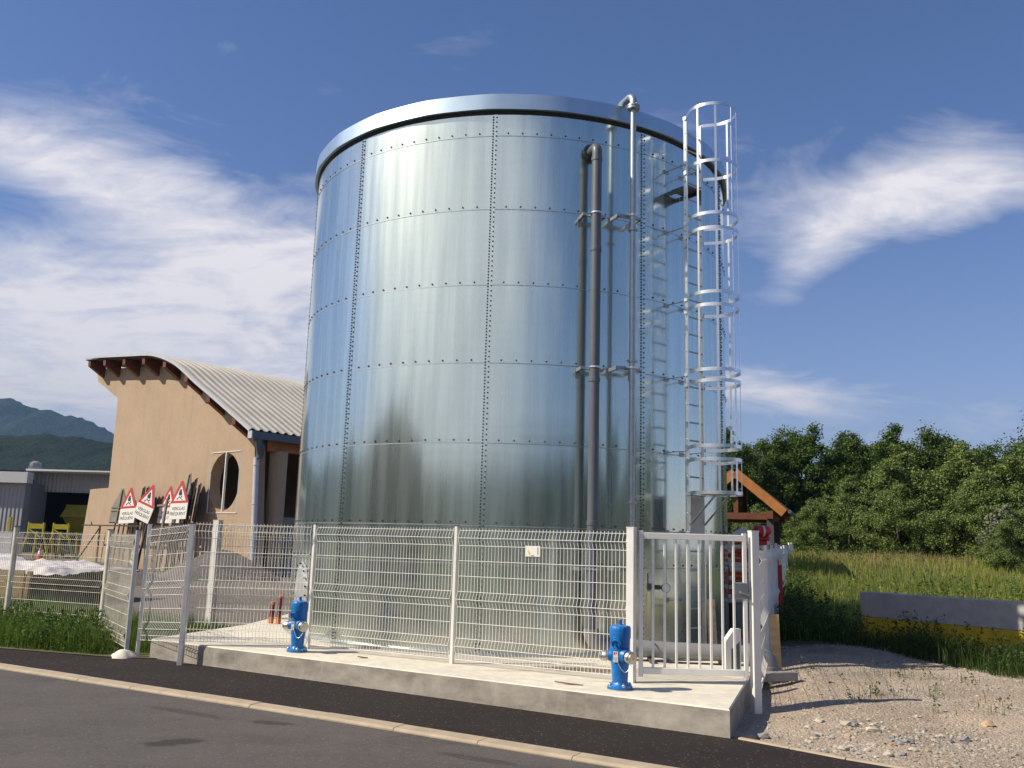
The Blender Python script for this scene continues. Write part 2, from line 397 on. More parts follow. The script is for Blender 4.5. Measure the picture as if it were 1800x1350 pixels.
for p, q in zip(EDG, EDG[1:]):
    p, q = Vector(p), Vector(q); t = (q - p).normalized(); k = max(1, round((q - p).length / .55))
    for i in range(k):
        a, e = p.lerp(q, i / k) + t * .004, p.lerp(q, (i + 1) / k) - t * .004
        b.beam((a.x, a.y, -.328), (e.x, e.y, -.328), .075, .135, bev=.012)
kind(b.build('path_edging', KERB_M), 'structure')
# yard behind the fence, and the strip of soil between it and the footpath
poly_sheet('yard', [(-120, 30), (-30, 34), (-14.9, 26.2), (-11.3, 22.8), (-8.2, 19.6), (-6.6, 18.7), (-3, 18.6), (3.4, 18.6), (3.6, 24), (6, 60), (-10, 150), (-160, 150)], -.200, ASPH_YARD)
SOIL_M = pm('verge_earth', (.12, .10, .06), .95, 0, .35, 2.0, .8, 20, .04, c2=(.14, .15, .06))
poly_sheet('soil_strip', [(-120, 80), (-9.6, 15.45), (-7.94, 14.68), (-6.87, 14.33), (-5.96, 14.05), (-5.3, 14.0), (-4.4, 14.2), (-4.3, 19.0), (-6.4, 18.9), (-8.1, 19.9), (-11.3, 23.0), (-14.9, 26.4), (-30, 34.2), (-120, 76)], -.264, SOIL_M)

# ground to the right of the slab: gravel in front rising to a rough meadow
def ground_z(x, y):
    s = y - .30 * (x - 8)
    z = -.305 + .215 * smooth01(9.6, 13.5, y + .25 * (x - 4)) * smooth01(2.6, 4.6, x) + .09 * smooth01(13, 17, y) * smooth01(3.6, 6, x) + 1.34 * smooth01(18.5, 33, s) + .004 * max(0, s - 33)
    w = smooth01(0, 1.2, (x - 2.5) * .6 + (y - 9.4) * .2)
    z += w * (.025 * (mnoise.noise(Vector((x * .55, y * .55, 0)))) + .022 * mnoise.noise(Vector((x * 2.1, y * 2.1, 3))) + .008 * mnoise.noise(Vector((x * 7, y * 7, 5))))
    z -= .02 * smooth01(9.6, 10.6, y) * (1 - smooth01(3.3, 3.9, x - (y - 11.5) * .35)) 
    return z
GT = NT('gravel_and_soil')
sp = GT.n('ShaderNodeSeparateXYZ'); GT.l(GT.tc.outputs['Object'], sp.inputs[0])
gy = GT.math('ADD', GT.math('SUBTRACT', sp.outputs[1], GT.math('MULTIPLY', sp.outputs[0], .28)), GT.math('MULTIPLY', GT.math('SUBTRACT', GT.noise(1.1, 6, .65), .5), 5.0))
mask = GT.math('MULTIPLY', GT.math('SUBTRACT', gy, 13.6), .55, clamp=True)
vor = GT.n('ShaderNodeTexVoronoi'); vor.inputs['Scale'].default_value = 34; GT.l(GT.tc.outputs['Object'], vor.inputs['Vector'])
vor2 = GT.n('ShaderNodeTexVoronoi'); vor2.inputs['Scale'].default_value = 85; GT.l(GT.tc.outputs['Object'], vor2.inputs['Vector'])
gsep = GT.n('ShaderNodeSeparateXYZ'); GT.l(vor.outputs['Color'], gsep.inputs[0])
gsep2 = GT.n('ShaderNodeSeparateXYZ'); GT.l(vor2.outputs['Color'], gsep2.inputs[0])
peb = GT.ramp(gsep.outputs[0], [(0, (.19, .16, .13)), (.40, (.50, .41, .325)), (.8, (.64, .545, .445)), (1, (.78, .72, .63))])
peb2 = GT.ramp(gsep2.outputs[1], [(0, (.17, .145, .12)), (.55, (.53, .43, .34)), (1, (.76, .68, .58))])
gb = GT.mix(.55, peb, peb2)
gb = GT.mix(GT.ramp(GT.noise(.8, 6, .6), [(.38, .75), (.6, 0.0)]), gb, GT.mix(GT.noise(26, 4, .7), (.44, .335, .24), (.64, .505, .375)))
soil = GT.ramp(GT.noise(3, 6, .6), [(.3, (.05, .06, .022)), (.7, (.13, .125, .05))])
gb = GT.mix(GT.ramp(GT.noise(.55, 6, .68, (1, 1, 1), 0, None, (6, 2, 0)), [(.42, 0.0), (.62, .75)]), gb, GT.mix(GT.noise(40, 4, .7), (.20, .155, .115), (.40, .32, .24)))
GT.col(GT.mix(mask, gb, soil)); GT.rough(.95); GT.spec(.25)
GT.bump(GT.math('ADD', GT.math('MULTIPLY', GT.noise(11, 6, .7), 2.0), GT.math('ADD', GT.math('MULTIPLY', vor.outputs['Distance'], -1.0), GT.math('MULTIPLY', vor2.outputs['Distance'], -.5))), .8, .026)
def gfun(u, v):
    x0, x1, y0, y1 = 2.2, 62, 2.0, 80
    x = x0 + (x1 - x0) * (u ** 1.9); y = y0 + (y1 - y0) * (v ** 1.5)
    return (x, y, ground_z(x, y) - (.0 if y > 8.58 - .85 * (x - 3.2) else .30))
kind(MB().grid(gfun, 190, 230).build('gravel_ground', GT.m, smooth=60, fix=False), 'structure')

# ------------------------------------------------------------------ mountains
def forest_mat(name, c, s):
    t = NT(name)
    f = t.noise(.004 * s, 6, .65); g = t.noise(.07 * s, 4, .7)
    base = t.ramp(f, [(.3, scaled(c, .65)), (.55, c), (.75, scaled(c, 1.35))])
    base = t.mix(t.ramp(g, [(.35, .7), (.6, 0.0)]), base, scaled(c, .4))
    t.col(base); t.rough(1.0); t.spec(.1); t.bump(g, 1.0, 10.0 / s); return t.m
def ridge(name, prof, y0, dep, amp, mat, step, rot=0.0):
    """prof: (x, height) of the skyline; the slope falls towards the viewer over dep metres"""
    xs = np.arange(prof[0][0], prof[-1][0], step); hs = np.interp(xs, [p[0] for p in prof], [p[1] for p in prof])
    nv = 46; b = MB()
    def fn(u, v):
        i = u * (len(xs) - 1); x = float(np.interp(i, range(len(xs)), xs)); h = float(np.interp(i, range(len(xs)), hs))
        k = 1 - abs(v - .72) / .72 if v < .72 else 1 - (v - .72) / .28 * .5
        z = h * max(0, k) ** .85
        p = Vector((x * .012, v * dep * .012, h * .0)); q = Vector((x * .05, v * dep * .05, 2.0)); r = Vector((x * .16, v * dep * .16, 5.0))
        z += (amp * 2.2 * mnoise.noise(p) + amp * mnoise.noise(q) + amp * .8 * mnoise.noise(r)) * (1 if v < .98 else 0) * min(1, h / 40)
        return (x + 8 * mnoise.noise(q), y0 - dep * .72 + v * dep, z - 2)
    b.grid(fn, len(xs) - 1, nv); cr, sr = math.cos(rot), math.sin(rot); b.v = [(x * cr - y * sr, x * sr + y * cr, z) for x, y, z in b.v]
    return kind(b.build(name, mat, smooth=180, fix=False), 'structure')
ridge('mountain', [(-1950, 440), (-1700, 425), (-1439, 372), (-1390, 366), (-1322, 338), (-1300, 342), (-1200, 312), (-1108, 288), (-900, 235), (-600, 165), (-200, 90), (300, 30), (900, 12)], 2500, 1000, 5.5, forest_mat('far_forest', (.034, .052, .028), 1.0), 11)
HB = forest_mat('valley_forest', (.030, .046, .020), 2.2)
ridge('hill', [(-1500, 60), (-900, 78), (-400, 92), (0, 70), (300, 62), (700, 84), (1300, 95), (1500, 40)], 700, 240, 2.5, HB, 10, math.pi)
ridge('hill', [(-1100, 60), (-500, 84), (-200, 70), (100, 62), (380, 50), (560, 20)], 680, 240, 2.5, HB, 10, R_(78))
ridge('wooded_hill', [(-1300, 125), (-700, 106), (-513, 99), (-456, 100), (-398, 95), (-300, 84), (-150, 60), (60, 32), (300, 12)], 900, 330, 1.9, forest_mat('hill_forest', (.022, .036, .015), 2.2), 4)

# ------------------------------------------------------------------ slab
b = MB()
SL = [(-5.36, 14.12), (-4.49, 13.575), (2.268, 9.392), (3.184, 12.031), (5.45, 18.6), (5.6, 22.0), (-4.4, 22.0), (-4.62, 18.9), (-4.73, 16.85), (-5.38, 14.24)]
def inset(P, d):
    out = []; n = len(P)
    for i in range(n):
        a, c, e = Vector(P[i - 1]), Vector(P[i]), Vector(P[(i + 1) % n])
        n1 = (c - a).normalized(); n2 = (e - c).normalized(); n1 = Vector((-n1.y, n1.x)); n2 = Vector((-n2.y, n2.x)); q = (n1 + n2)
        q = q / max(.3, q.dot(n1)); out.append((c.x + q.x * d, c.y + q.y * d))
    return out
SI = inset(SL, .014); n = len(SL)
tri = tessellate_polygon([[Vector((x, y, 0)) for x, y in SI]])
b.add([(x, y, 0.0) for x, y in SI] + [(x, y, -.014) for x, y in SL] + [(x, y, -.50) for x, y in SL],
      list(tri) + [(i, (i + 1) % n, n + (i + 1) % n, n + i) for i in range(n)] + [(n + i, n + (i + 1) % n, 2 * n + (i + 1) % n, 2 * n + i) for i in range(n)])
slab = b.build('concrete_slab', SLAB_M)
tag(slab, 'pale stained concrete slab under the tank, raised above the black footpath', 'slab')
# low screed ring the tank stands in, with a straight cold joint in front of it
TX, TY, TR = 0.0648, 17.2241, 3.984

# ------------------------------------------------------------------ the tank
def steel(name, base, streak=True, rough=(.075, .13)):
    t = NT(name)
    sp = t.n('ShaderNodeSeparateXYZ'); t.l(t.tc.outputs['Object'], sp.inputs[0])
    arc = t.math('MULTIPLY', t.math('ARCTAN2', sp.outputs[1], sp.outputs[0]), 4.0)
    cv = t.n('ShaderNodeCombineXYZ'); t.l(arc, cv.inputs[0]); t.l(sp.outputs[2], cv.inputs[2])
    s1 = t.noise(1.15, 1.2, .45, (1, 1, .05), 0, cv.outputs[0]); s2 = t.noise(6, 3, .5, (1, 1, .05), 0, cv.outputs[0], (5, 0, 0))
    h1 = t.noise(5, 5, .65, (.12, 1, 2.4), 0, cv.outputs[0], (0, 0, 3)); sp2 = t.noise(46, 3, .6, (1, 1, 1), 0, cv.outputs[0])
    c = t.ramp(s2, [(.3, scaled(base, .88)), (.7, scaled(base, 1.06))])
    c = t.mix(t.ramp(h1, [(.45, 0.0), (.8, .28)]), c, scaled(base, .82))
    c = t.mix(t.ramp(sp2, [(.5, 0.0), (.8, .18)]), c, scaled(base, 1.22))
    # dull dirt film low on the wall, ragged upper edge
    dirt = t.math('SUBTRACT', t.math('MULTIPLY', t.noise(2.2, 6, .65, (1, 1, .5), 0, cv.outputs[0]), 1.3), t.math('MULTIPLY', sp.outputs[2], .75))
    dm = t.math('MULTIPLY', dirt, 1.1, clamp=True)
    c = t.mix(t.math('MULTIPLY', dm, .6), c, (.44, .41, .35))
    t.col(c); t.metal(1.0)
    r = t.math('ADD', t.math('MULTIPLY', s1, rough[1] - rough[0]), rough[0]); r = t.math('ADD', r, t.math('MULTIPLY', h1, .06)); r = t.math('ADD', r, t.math('MULTIPLY', dm, .22))
    t.rough(r)
    bp = t.bump(s1, .5, .006)
    b2 = t.n('ShaderNodeBsdfPrincipled'); b2.inputs['Metallic'].default_value = 1.0; t.l(c, b2.inputs['Base Color']); t.l(bp.outputs[0], b2.inputs['Normal'])
    t.l(t.math('ADD', t.math('MULTIPLY', sp2, .12), .36), b2.inputs['Roughness'])
    mx_ = t.n('ShaderNodeMixShader'); t.l(t.ramp(s2, [(.3, .20), (.7, .34)]), mx_.inputs[0]); t.l(t.b.outputs[0], mx_.inputs[1]); t.l(b2.outputs[0], mx_.inputs[2]); t.l(mx_.outputs[0], t.out.inputs['Surface'])
    return t.m
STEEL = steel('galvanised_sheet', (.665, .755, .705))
RIM_M = pm('flashing_steel', (.48, .60, .70), .42, 1.0, .06, 3)
BOLT_M = pm('bolt_zinc', (.045, .047, .05), .5, .2, .15, 20)
SEAM_M = pm('seam_steel', (.42, .45, .46), .5, .8, .15, 8)  # plain grey steel of ring seams, flashing joints and base angle
RUBBER = pm('black_rubber', (.012, .012, .013), .7)
GALV = pm('galvanised_tube', (.42, .46, .48), .42, .75, .14, 14, .2, 60, .002)
GALV_B = pm('bright_galvanised_bar', (.78, .80, .82), .30, .95, .08, 10)
DARKST = pm('dark_bracket_steel', (.12, .125, .13), .5, .7)

tank = thing('storage_tank', 'huge round shiny galvanised steel water tank with rows of bolts, standing on the concrete slab', 'tank', (TX, TY, 0))
RZ = [0.0, 0.61, 1.824, 3.034, 4.247, 5.465, 6.683, 7.904, 8.315]
RZ[1] = 1.271
A0 = -2.3098 - .6313 * 2
NC = 10; SUB = 18
sh = MB()
rs = random.Random(5)
for k in range(8):
    z0, z1 = RZ[k], RZ[k + 1]
    for cidx in range(NC):
        a0 = A0 + cidx * 2 * math.pi / NC
        t0, t1, t2 = rs.uniform(-.0028, .0028), rs.uniform(-.0028, .0028), rs.uniform(-.005, .005)
        ph = rs.uniform(0, 6.28)
        def fn(u, v):
            a = a0 + u * 2 * math.pi / NC; e = math.sin(math.pi * u)
            r = TR + e * ((t0 * (1 - v) + t1 * v) + t2 * math.sin(2 * math.pi * u + ph) * .22 + .0018 * math.sin(math.pi * v))
            return (TX + r * math.cos(a), TY + r * math.sin(a), z0 + (z1 - z0) * v)
        sh.grid(fn, SUB, 5)
shell = sh.build('wall_shell', STEEL, tank, smooth=30, fix=False)
def pol(a, r, z): return (TX + r * math.cos(a), TY + r * math.sin(a), z)
ALLB = []
def bolt(b, a, z, s=.013, h=.012): ALLB.append((a, z, s, h))
def bolt_geo(b, a, z, s, h):
    o = pol(a, TR + .001, z); ax = (math.cos(a), math.sin(a), 0)
    b.lathe([(s, 0), (s, h * .7), (s * .75, h)], 6, o, ax)
for k in range(1, 8):
    b = MB(); N = 240
    vs = []
    for i in range(N):
        a = 2 * math.pi * i / N
        vs += [pol(a, TR - .004, RZ[k] - .006), pol(a, TR + .0035, RZ[k] - .006), pol(a, TR + .0035, RZ[k] + .005), pol(a, TR - .004, RZ[k] + .005)]
    b.add(vs, [(i * 4 + j, ((i + 1) % N) * 4 + j, ((i + 1) % N) * 4 + (j + 1) % 4, i * 4 + (j + 1) % 4) for i in range(N) for j in range(4)])
    b.build('ring_seam', SEAM_M, tank)
    b = MB(); per = 11
    for cidx in range(NC):
        for i in range(1, per): bolt(b, A0 + (cidx + i / per) * 2 * math.pi / NC, RZ[k] + .045, .0145, .014)
for cidx in range(NC):
    a = A0 + cidx * 2 * math.pi / NC; b = MB()
    b.add([pol(a + s / TR, TR + o, z) for z in (.01, 8.31) for s, o in ((-.001, -.004), (-.001, .004), (.055, .004), (.055, -.004))],
          [(0, 1, 5, 4), (1, 2, 6, 5), (2, 3, 7, 6), (3, 0, 4, 7), (0, 3, 2, 1), (4, 5, 6, 7)])
    b.build('lap_strip', STEEL, tank, smooth=40)
    b = MB(); z = .06
    while z < 8.27: bolt(b, a - .012 / TR, z, .0135, .015); z += .0472
    z = .08
    while z < 8.27: bolt(b, a + .040 / TR, z, .0135, .015); z += .0790
def bolt_size(q):
    p = Vector(pol(q[0], TR, q[1])); f = Vector((math.cos(q[0]), math.sin(q[0]), 0)); v = Vector((0, 0, EYE)) - p
    return q[2] * max(0, f.dot(v.normalized())) / v.length
ALLB.sort(key=bolt_size, reverse=True)
for q in ALLB[:100]:
    b = MB(); bolt_geo(b, *q); b.build('bolt', BOLT_M, tank)
b = MB()
for q in ALLB[100:]: bolt_geo(b, *q)
kind(b.build('small_bolts', BOLT_M, tank), 'stuff')
# flashing: 24 flat facets round the top, a dark rubber strip under it, a low roof
b = MB(); N = 24
rng_a = [R_(-97.5) + 2 * math.pi * (i + .0) / N for i in range(N)]
RO = 4.064
vs = []; fine = []
for i in range(N):
    for k in range(6):      # every sheet is bent a little, with a kink at its ends
        u = k / 6; a = rng_a[i] + 2 * math.pi / N * u; ch = RO * math.cos(math.pi / N) / math.cos(2 * math.pi / N * (u - .5)); fine.append((a, ch + (RO - ch) * .62))
N = len(fine)
for a, RO in fine: vs += [pol(a, RO, 8.585), pol(a, RO + .006, 8.328), pol(a, RO - .045, 8.322), pol(a, RO - .05, 8.585)]
b.add(vs, [(i * 4 + j, ((i + 1) % N) * 4 + j, ((i + 1) % N) * 4 + (j + 1) % 4, i * 4 + (j + 1) % 4) for i in range(N) for j in range(4)])
rim = b.build('rim_flashing', RIM_M, tank, smooth=20, fix=True); N = 24; RO = 4.064
for i, a in enumerate(rng_a):
    if i % 2 == 0:
        b = MB(); am = a + math.pi / N * .9; q = RO * math.cos(math.pi / N * .1) - .03
        c0 = Vector(pol(a, RO, 8.35)).lerp(Vector(pol(rng_a[(i + 1) % N], RO, 8.35)), .46); nn = Vector((math.cos(a + math.pi / N), math.sin(a + math.pi / N), 0))
        c0 = c0 + nn * .0045; b.beam(c0, c0 + Vector((0, 0, .23)), .012, .004, nn)
        for zz in (.03, .20): b.lathe([(.010, 0), (.010, .006)], 8, c0 + Vector((0, 0, zz)) + nn * .001, nn)
        b.build('flashing_joint', SEAM_M, rim)
b = MB(); N = 120
vs = []
for i in range(N):
    a = 2 * math.pi * i / N; vs += [pol(a, 3.97, 8.275), pol(a, 4.003, 8.272), pol(a, 4.012, 8.318), pol(a, 3.97, 8.318)]
b.add(vs, [(i * 4 + j, ((i + 1) % N) * 4 + j, ((i + 1) % N) * 4 + (j + 1) % 4, i * 4 + (j + 1) % 4) for i in range(N) for j in range(4)])
b.build('rubber_seal', RUBBER, tank)
b = MB(); b.lathe([(4.03, 8.50), (4.03, 8.56), (2.0, 8.68), (.05, 8.74)], 48, (TX, TY, 0)); b.build('roof', RIM_M, tank)
b = MB(); vs = []
for i in range(N):
    a = 2 * math.pi * i / N; vs += [pol(a, 3.95, .002), pol(a, 4.05, .002), pol(a, 4.05, .035), pol(a, 4.00, .06), pol(a, 3.95, .06)]
b.add(vs, [(i * 5 + j, ((i + 1) % N) * 5 + j, ((i + 1) % N) * 5 + (j + 1) % 5, i * 5 + (j + 1) % 5) for i in range(N) for j in range(5)])
b.build('base_angle', SEAM_M, tank)
# oval manhole plate low on the left of the wall
mh = MB(); ca, cz = R_(-150.5), .66
def mhf(u, v):
    t = 2 * math.pi * u; e = v
    s = .34 * math.cos(t) * e; z = cz + .54 * math.sin(t) * e
    if z < cz: z = cz + (z - cz) * 1.05
    return pol(ca + s / TR, TR + .028 * (1 if v < .97 else 0), z)
mh.grid(mhf, 40, 6); cover = mh.build('manhole_cover', pm('manhole_zinc', (.72, .73, .73), .42, .7, .25, 7), tank, smooth=50, fix=False)
b = MB()
for i in range(22):
    t = 2 * math.pi * i / 22; s, z = .312 * math.cos(t), cz + .505 * math.sin(t)
    b = MB(); b.lathe([(.017, 0), (.017, .022)], 6, pol(ca + s / TR, TR + .028, z), (math.cos(ca), math.sin(ca), 0)); b.build('bolt', BOLT_M, cover)
# level plate and drain valve low on the right
a = R_(-57.9); e_t = Vector((-math.sin(a), math.cos(a), 0)); e_r = Vector((math.cos(a), math.sin(a), 0))
b = MB(); b.beam(Vector(pol(a, TR + .012, 1.05)), Vector(pol(a, TR + .012, 1.20)), .12, .006, e_r); b.build('data_plate', pm('white_plate', (.72, .72, .70), .5), tank)
b = MB(); a = R_(-56.2); o = Vector(pol(a, TR, .99)); e_r = Vector((math.cos(a), math.sin(a), 0)); e_t = Vector((-math.sin(a), math.cos(a), 0))
b.lathe([(.035, 0), (.035, .05), (.022, .055), (.022, .13), (.045, .135), (.045, .17)], 14, o, e_r)
vh = b.build('drain_valve', DARKST, tank, smooth=40)
b = MB(); c = o + e_r * .19; b.lathe([(.062, 0), (.062, .02), (.05, .024)], 20, c, e_r + e_t * -.5); b.build('dial', pm('dial_white', (.75, .75, .73), .4), vh, smooth=40)
b = MB(); b.lathe([(.070, -.006), (.070, .016), (.060, .017), (.060, -.006)], 20, c, e_r + e_t * -.5); b.build('dial_rim', RUBBER, vh, smooth=40)

# ------------------------------------------------------------------ pipes on the wall
PVC = pm('grey_pvc', (.105, .118, .142), .42, 0, .10, 4)
PVC_L = pm('light_grey_pvc', (.22, .225, .235), .45, 0, .10, 4)
def frame_at(deg):
    a = R_(deg); return Vector((math.cos(a), math.sin(a), 0)), Vector((-math.sin(a), math.cos(a), 0))
def arc3(c, u, v, r, a0, a1, n=8): return [c + u * (r * math.cos(a0 + (a1 - a0) * i / n)) + v * (r * math.sin(a0 + (a1 - a0) * i / n)) for i in range(n + 1)]
TC = Vector((TX, TY, 0))
er, et = frame_at(-74.45)
ovf = thing('overflow_pipe', 'thick grey plastic pipe running down the tank front and along the slab', 'pipe', tuple(TC + er * 4.30))
PA = TC + er * 4.30
pr_ = .078
# the top elbow curls back to a flange on the wall
b = MB(); cz_ = 7.57
top = arc3(PA - er * .11 + Z * (cz_ + .02), er, Z, .11, 0, math.pi / 2, 8)
b.tube([PA + Z * .42, PA + Z * 2.0, PA + Z * 4, PA + Z * cz_][::1] + top[1:] + [PA - er * .24 + Z * (cz_ + .13)], pr_, 20)
pipeA = b.build('pipe_run', PVC, ovf, smooth=40)
for z in (1.9, 4.0, 6.02, 7.48):
    b = MB(); b.lathe([(pr_ + .001, -.035), (pr_ + .008, -.03), (pr_ + .008, .03), (pr_ + .001, .035)], 20, PA + Z * z); b.build('pipe_coupling', PVC, ovf, smooth=30)
b = MB(); q = TC + er * (TR - .01) + Z * (cz_ + .13)
b.lathe([(.135, 0), (.135, .035), (.10, .036), (.10, .06), (.135, .061), (.135, .085)], 20, q, er)
for i in range(8):
    t = 2 * math.pi * i / 8 + .2; b.lathe([(.014, -.0), (.014, .115)], 6, q + et * (.116 * math.cos(t)) + Z * (.116 * math.sin(t)), er)
b.build('wall_flange', DARKST, ovf, smooth=30)
b = MB()
bend = arc3(PA + et * .22 + Z * .40, -et, -Z, .22, 0, math.pi / 2, 10)
run_end = Vector((3.50, 12.93, .16))
b.tube([PA + Z * .42] + bend + [PA + et * .5 + Z * .18, Vector((2.3, 13.02, .17)), run_end], .112, 20)
b.build('ground_pipe', PVC_L, ovf, smooth=40)
b = MB()
dirn = (run_end - Vector((2.3, 13.02, .17))).normalized()
el = arc3(run_end - Z * .17, Z, dirn, .17, 0, math.pi / 2, 10)
b.tube([run_end - dirn * .10] + el + [el[-1] - Z * .25], .128, 20)
b.lathe([(.128, -.06), (.142, -.055), (.142, .055), (.128, .06)], 20, run_end - dirn * .06, dirn)
b.lathe([(.128, -.05), (.142, -.045), (.142, .03), (.128, .035)], 20, el[-1] - Z * .02)
b.build('drain_elbow', PVC_L, ovf, smooth=40)
b = MB()
for x in (2.05, 3.05):
    b.box((x, 13.0, .03), (.06, .34, .05)); b.tube([(x, 12.86, .05), (x, 12.865, .22), (x, 12.95, .30), (x, 13.09, .30), (x, 13.17, .2), (x, 13.175, .05)], .01, 6)
b.build('pipe_clip', DARKST, ovf)
def strut(parent, er, et, z, r, half, shift=0.0):
    b = MB(); c = TC + Z * z
    b.beam(c + er * (r - .11) + et * (-half + shift), c + er * (r - .11) + et * (half + shift), .045, .05)
    for s in (-half + .03, half - .03):
        b.beam(c + er * (TR - .005) + et * (s + shift), c + er * (r - .08) + et * (s + shift), .045, .05)
        b.beam(c + er * (TR - .005) + et * (s + shift) + Z * -.05, c + er * (TR + .006) + et * (s + shift) + Z * -.05, .06, .16)
    return b.build('wall_bracket', GALV, parent)
for z in (6.60, 4.19, 1.25):
    strut(ovf, er, et, z, 4.30, .19)
    b = MB(); b.lathe([(pr_ + .002, -.014), (pr_ + .011, -.012), (pr_ + .011, .012), (pr_ + .002, .014)], 20, PA + Z * z); b.beam(PA + Z * z - et * .13, PA + Z * z - et * (pr_ - .01), .02, .024); b.beam(PA + Z * z + et * (pr_ - .01), PA + Z * z + et * .13, .02, .024)
    b.build('pipe_clamp', GALV_B, ovf, smooth=30)

er, et = frame_at(-66.6)
PB = TC + er * 4.36
fil = thing('fill_pipe', 'thin bright galvanised pipe rising up the tank and bending over its rim', 'pipe', tuple(PB))
b = MB(); b.tube([PB + Z * .25, PB + Z * 3, PB + Z * 6, PB + Z * 8.42], .046, 18); b.build('pipe_run', GALV, fil, smooth=40)
b = MB(); cz_ = 8.52
top = arc3(PB - er * .13 + Z * cz_, er, Z, .13, 0, math.pi / 2, 8)
dn = arc3(PB - er * .30 + Z * (cz_ - .03), Z, -er, .16, 0, math.pi * .46, 8)
b.tube([PB + Z * 8.44] + top + [PB - er * .25 + Z * (cz_ + .13)] + dn[1:] + [PB - er * .47 + Z * 8.38], .058, 18)
b.build('top_elbow', GALV, fil, smooth=40)
b = MB()
b.lathe([(.105, 0), (.105, .026), (.07, .027), (.07, .036), (.105, .037), (.105, .062)], 20, PB + Z * 8.40)
for i in range(6):
    t = 2 * math.pi * i / 6; b.lathe([(.011, -.014), (.011, .078)], 6, PB + Z * 8.40 + er * (.088 * math.cos(t)) + et * (.088 * math.sin(t)))
b.build('pipe_flange', GALV, fil, smooth=30)
b = MB()
b.lathe([(.085, 0), (.085, .03)], 20, PB - er * .455 + Z * 8.50)
b.build('roof_flange', GALV, fil, smooth=30)
for z in (6.40, 4.33, 2.22):
    b = MB(); b.lathe([(.047, -.02), (.068, -.018), (.068, .018), (.047, .02)], 16, PB + Z * z); b.beam(PB + Z * z - et * .09, PB + Z * z + et * .09, .02, .024); b.build('pipe_joint', GALV, fil, smooth=30)
for z in (6.64, 4.23, 1.26):
    strut(fil, er, et, z, 4.36, .22)
    b = MB(); b.lathe([(.047, -.012), (.056, -.011), (.056, .011), (.047, .012)], 16, PB + Z * z); b.beam(PB + Z * z - et * .1, PB + Z * z + et * .1, .016, .02); b.build('pipe_clamp', GALV_B, fil, smooth=30)

# ------------------------------------------------------------------ caged ladder
er, et = frame_at(-50.6)
LR = 4.40; P0 = TC + er * LR
lad = thing('caged_ladder', 'tall silver access ladder with hoop safety cage fixed to the right side of the tank', 'ladder', tuple(P0))
HW = .184
for s in (-1, 1):
    b = MB(); b.beam(P0 + et * (HW * s) + Z * .16, P0 + et * (HW * s) + Z * 8.50, .026, .062, er); rail = b.build('side_rail', GALV_B, lad)
b = MB(); z = .42
while z < 8.3:
    b = MB(); b.tube([P0 - et * HW + Z * z, P0 + et * HW + Z * z], .0135, 8)
    for s in (-1, 1): b.lathe([(.017, 0), (.017, .006)], 8, P0 + et * (HW * s + .013 * s) + Z * z, et * s)
    b.build('rung', GALV, lad, smooth=40); z += .28
def hoop_pt(t, z, r=.385, cx=.375): return P0 + er * (cx + .02 + r * math.cos(t)) + et * (r * math.sin(t)) + Z * z
def hoop(z, h=.05, closed=False):
    b = MB(); T = 2.30; pts = []
    inner = [P0 - et * (HW + .02)] ; n = 30
    path = [P0 - et * (HW + .035) - er * .02, P0 - et * (HW + .03) + er * .035] + [hoop_pt(-T + 2 * T * i / n, 0) for i in range(n + 1)] + [P0 + et * (HW + .03) + er * .035, P0 + et * (HW + .035) - er * .02]
    path = [p + Z * z for p in path]; vs = []
    for i, p in enumerate(path):
        d = (path[min(i + 1, len(path) - 1)] - path[max(i - 1, 0)]).normalized(); nn = d.cross(Z)
        vs += [p - nn * .003 - Z * (h / 2), p + nn * .003 - Z * (h / 2), p + nn * .003 + Z * (h / 2), p - nn * .003 + Z * (h / 2)]
    k = len(path)
    b.add(vs, [(i * 4 + j, (i + 1) * 4 + j, (i + 1) * 4 + (j + 1) % 4, i * 4 + (j + 1) % 4) for i in range(k - 1) for j in range(4)] + [(0, 1, 2, 3), (4 * k - 1, 4 * k - 2, 4 * k - 3, 4 * k - 4)])
    return b.build('hoop', GALV_B, lad, smooth=30)
for z in (8.51, 7.56, 6.70, 6.46, 5.44, 5.24, 4.24, 4.07, 3.09, 2.89, 2.40): hoop(z, .052)
for z0, z1 in ((6.68, 8.53), (5.42, 6.48), (4.22, 5.26), (3.07, 4.09), (2.38, 2.91)):
    for t in (-1.55, -.78, 0, .78, 1.55):
        p = hoop_pt(t, 0, .378); d = Vector((-er * math.sin(t) + et * math.cos(t)))
        b = MB(); b.beam(p + Z * z0, p + Z * z1, .034, .006, d.cross(Z)); b.build('cage_bar', GALV_B, lad)
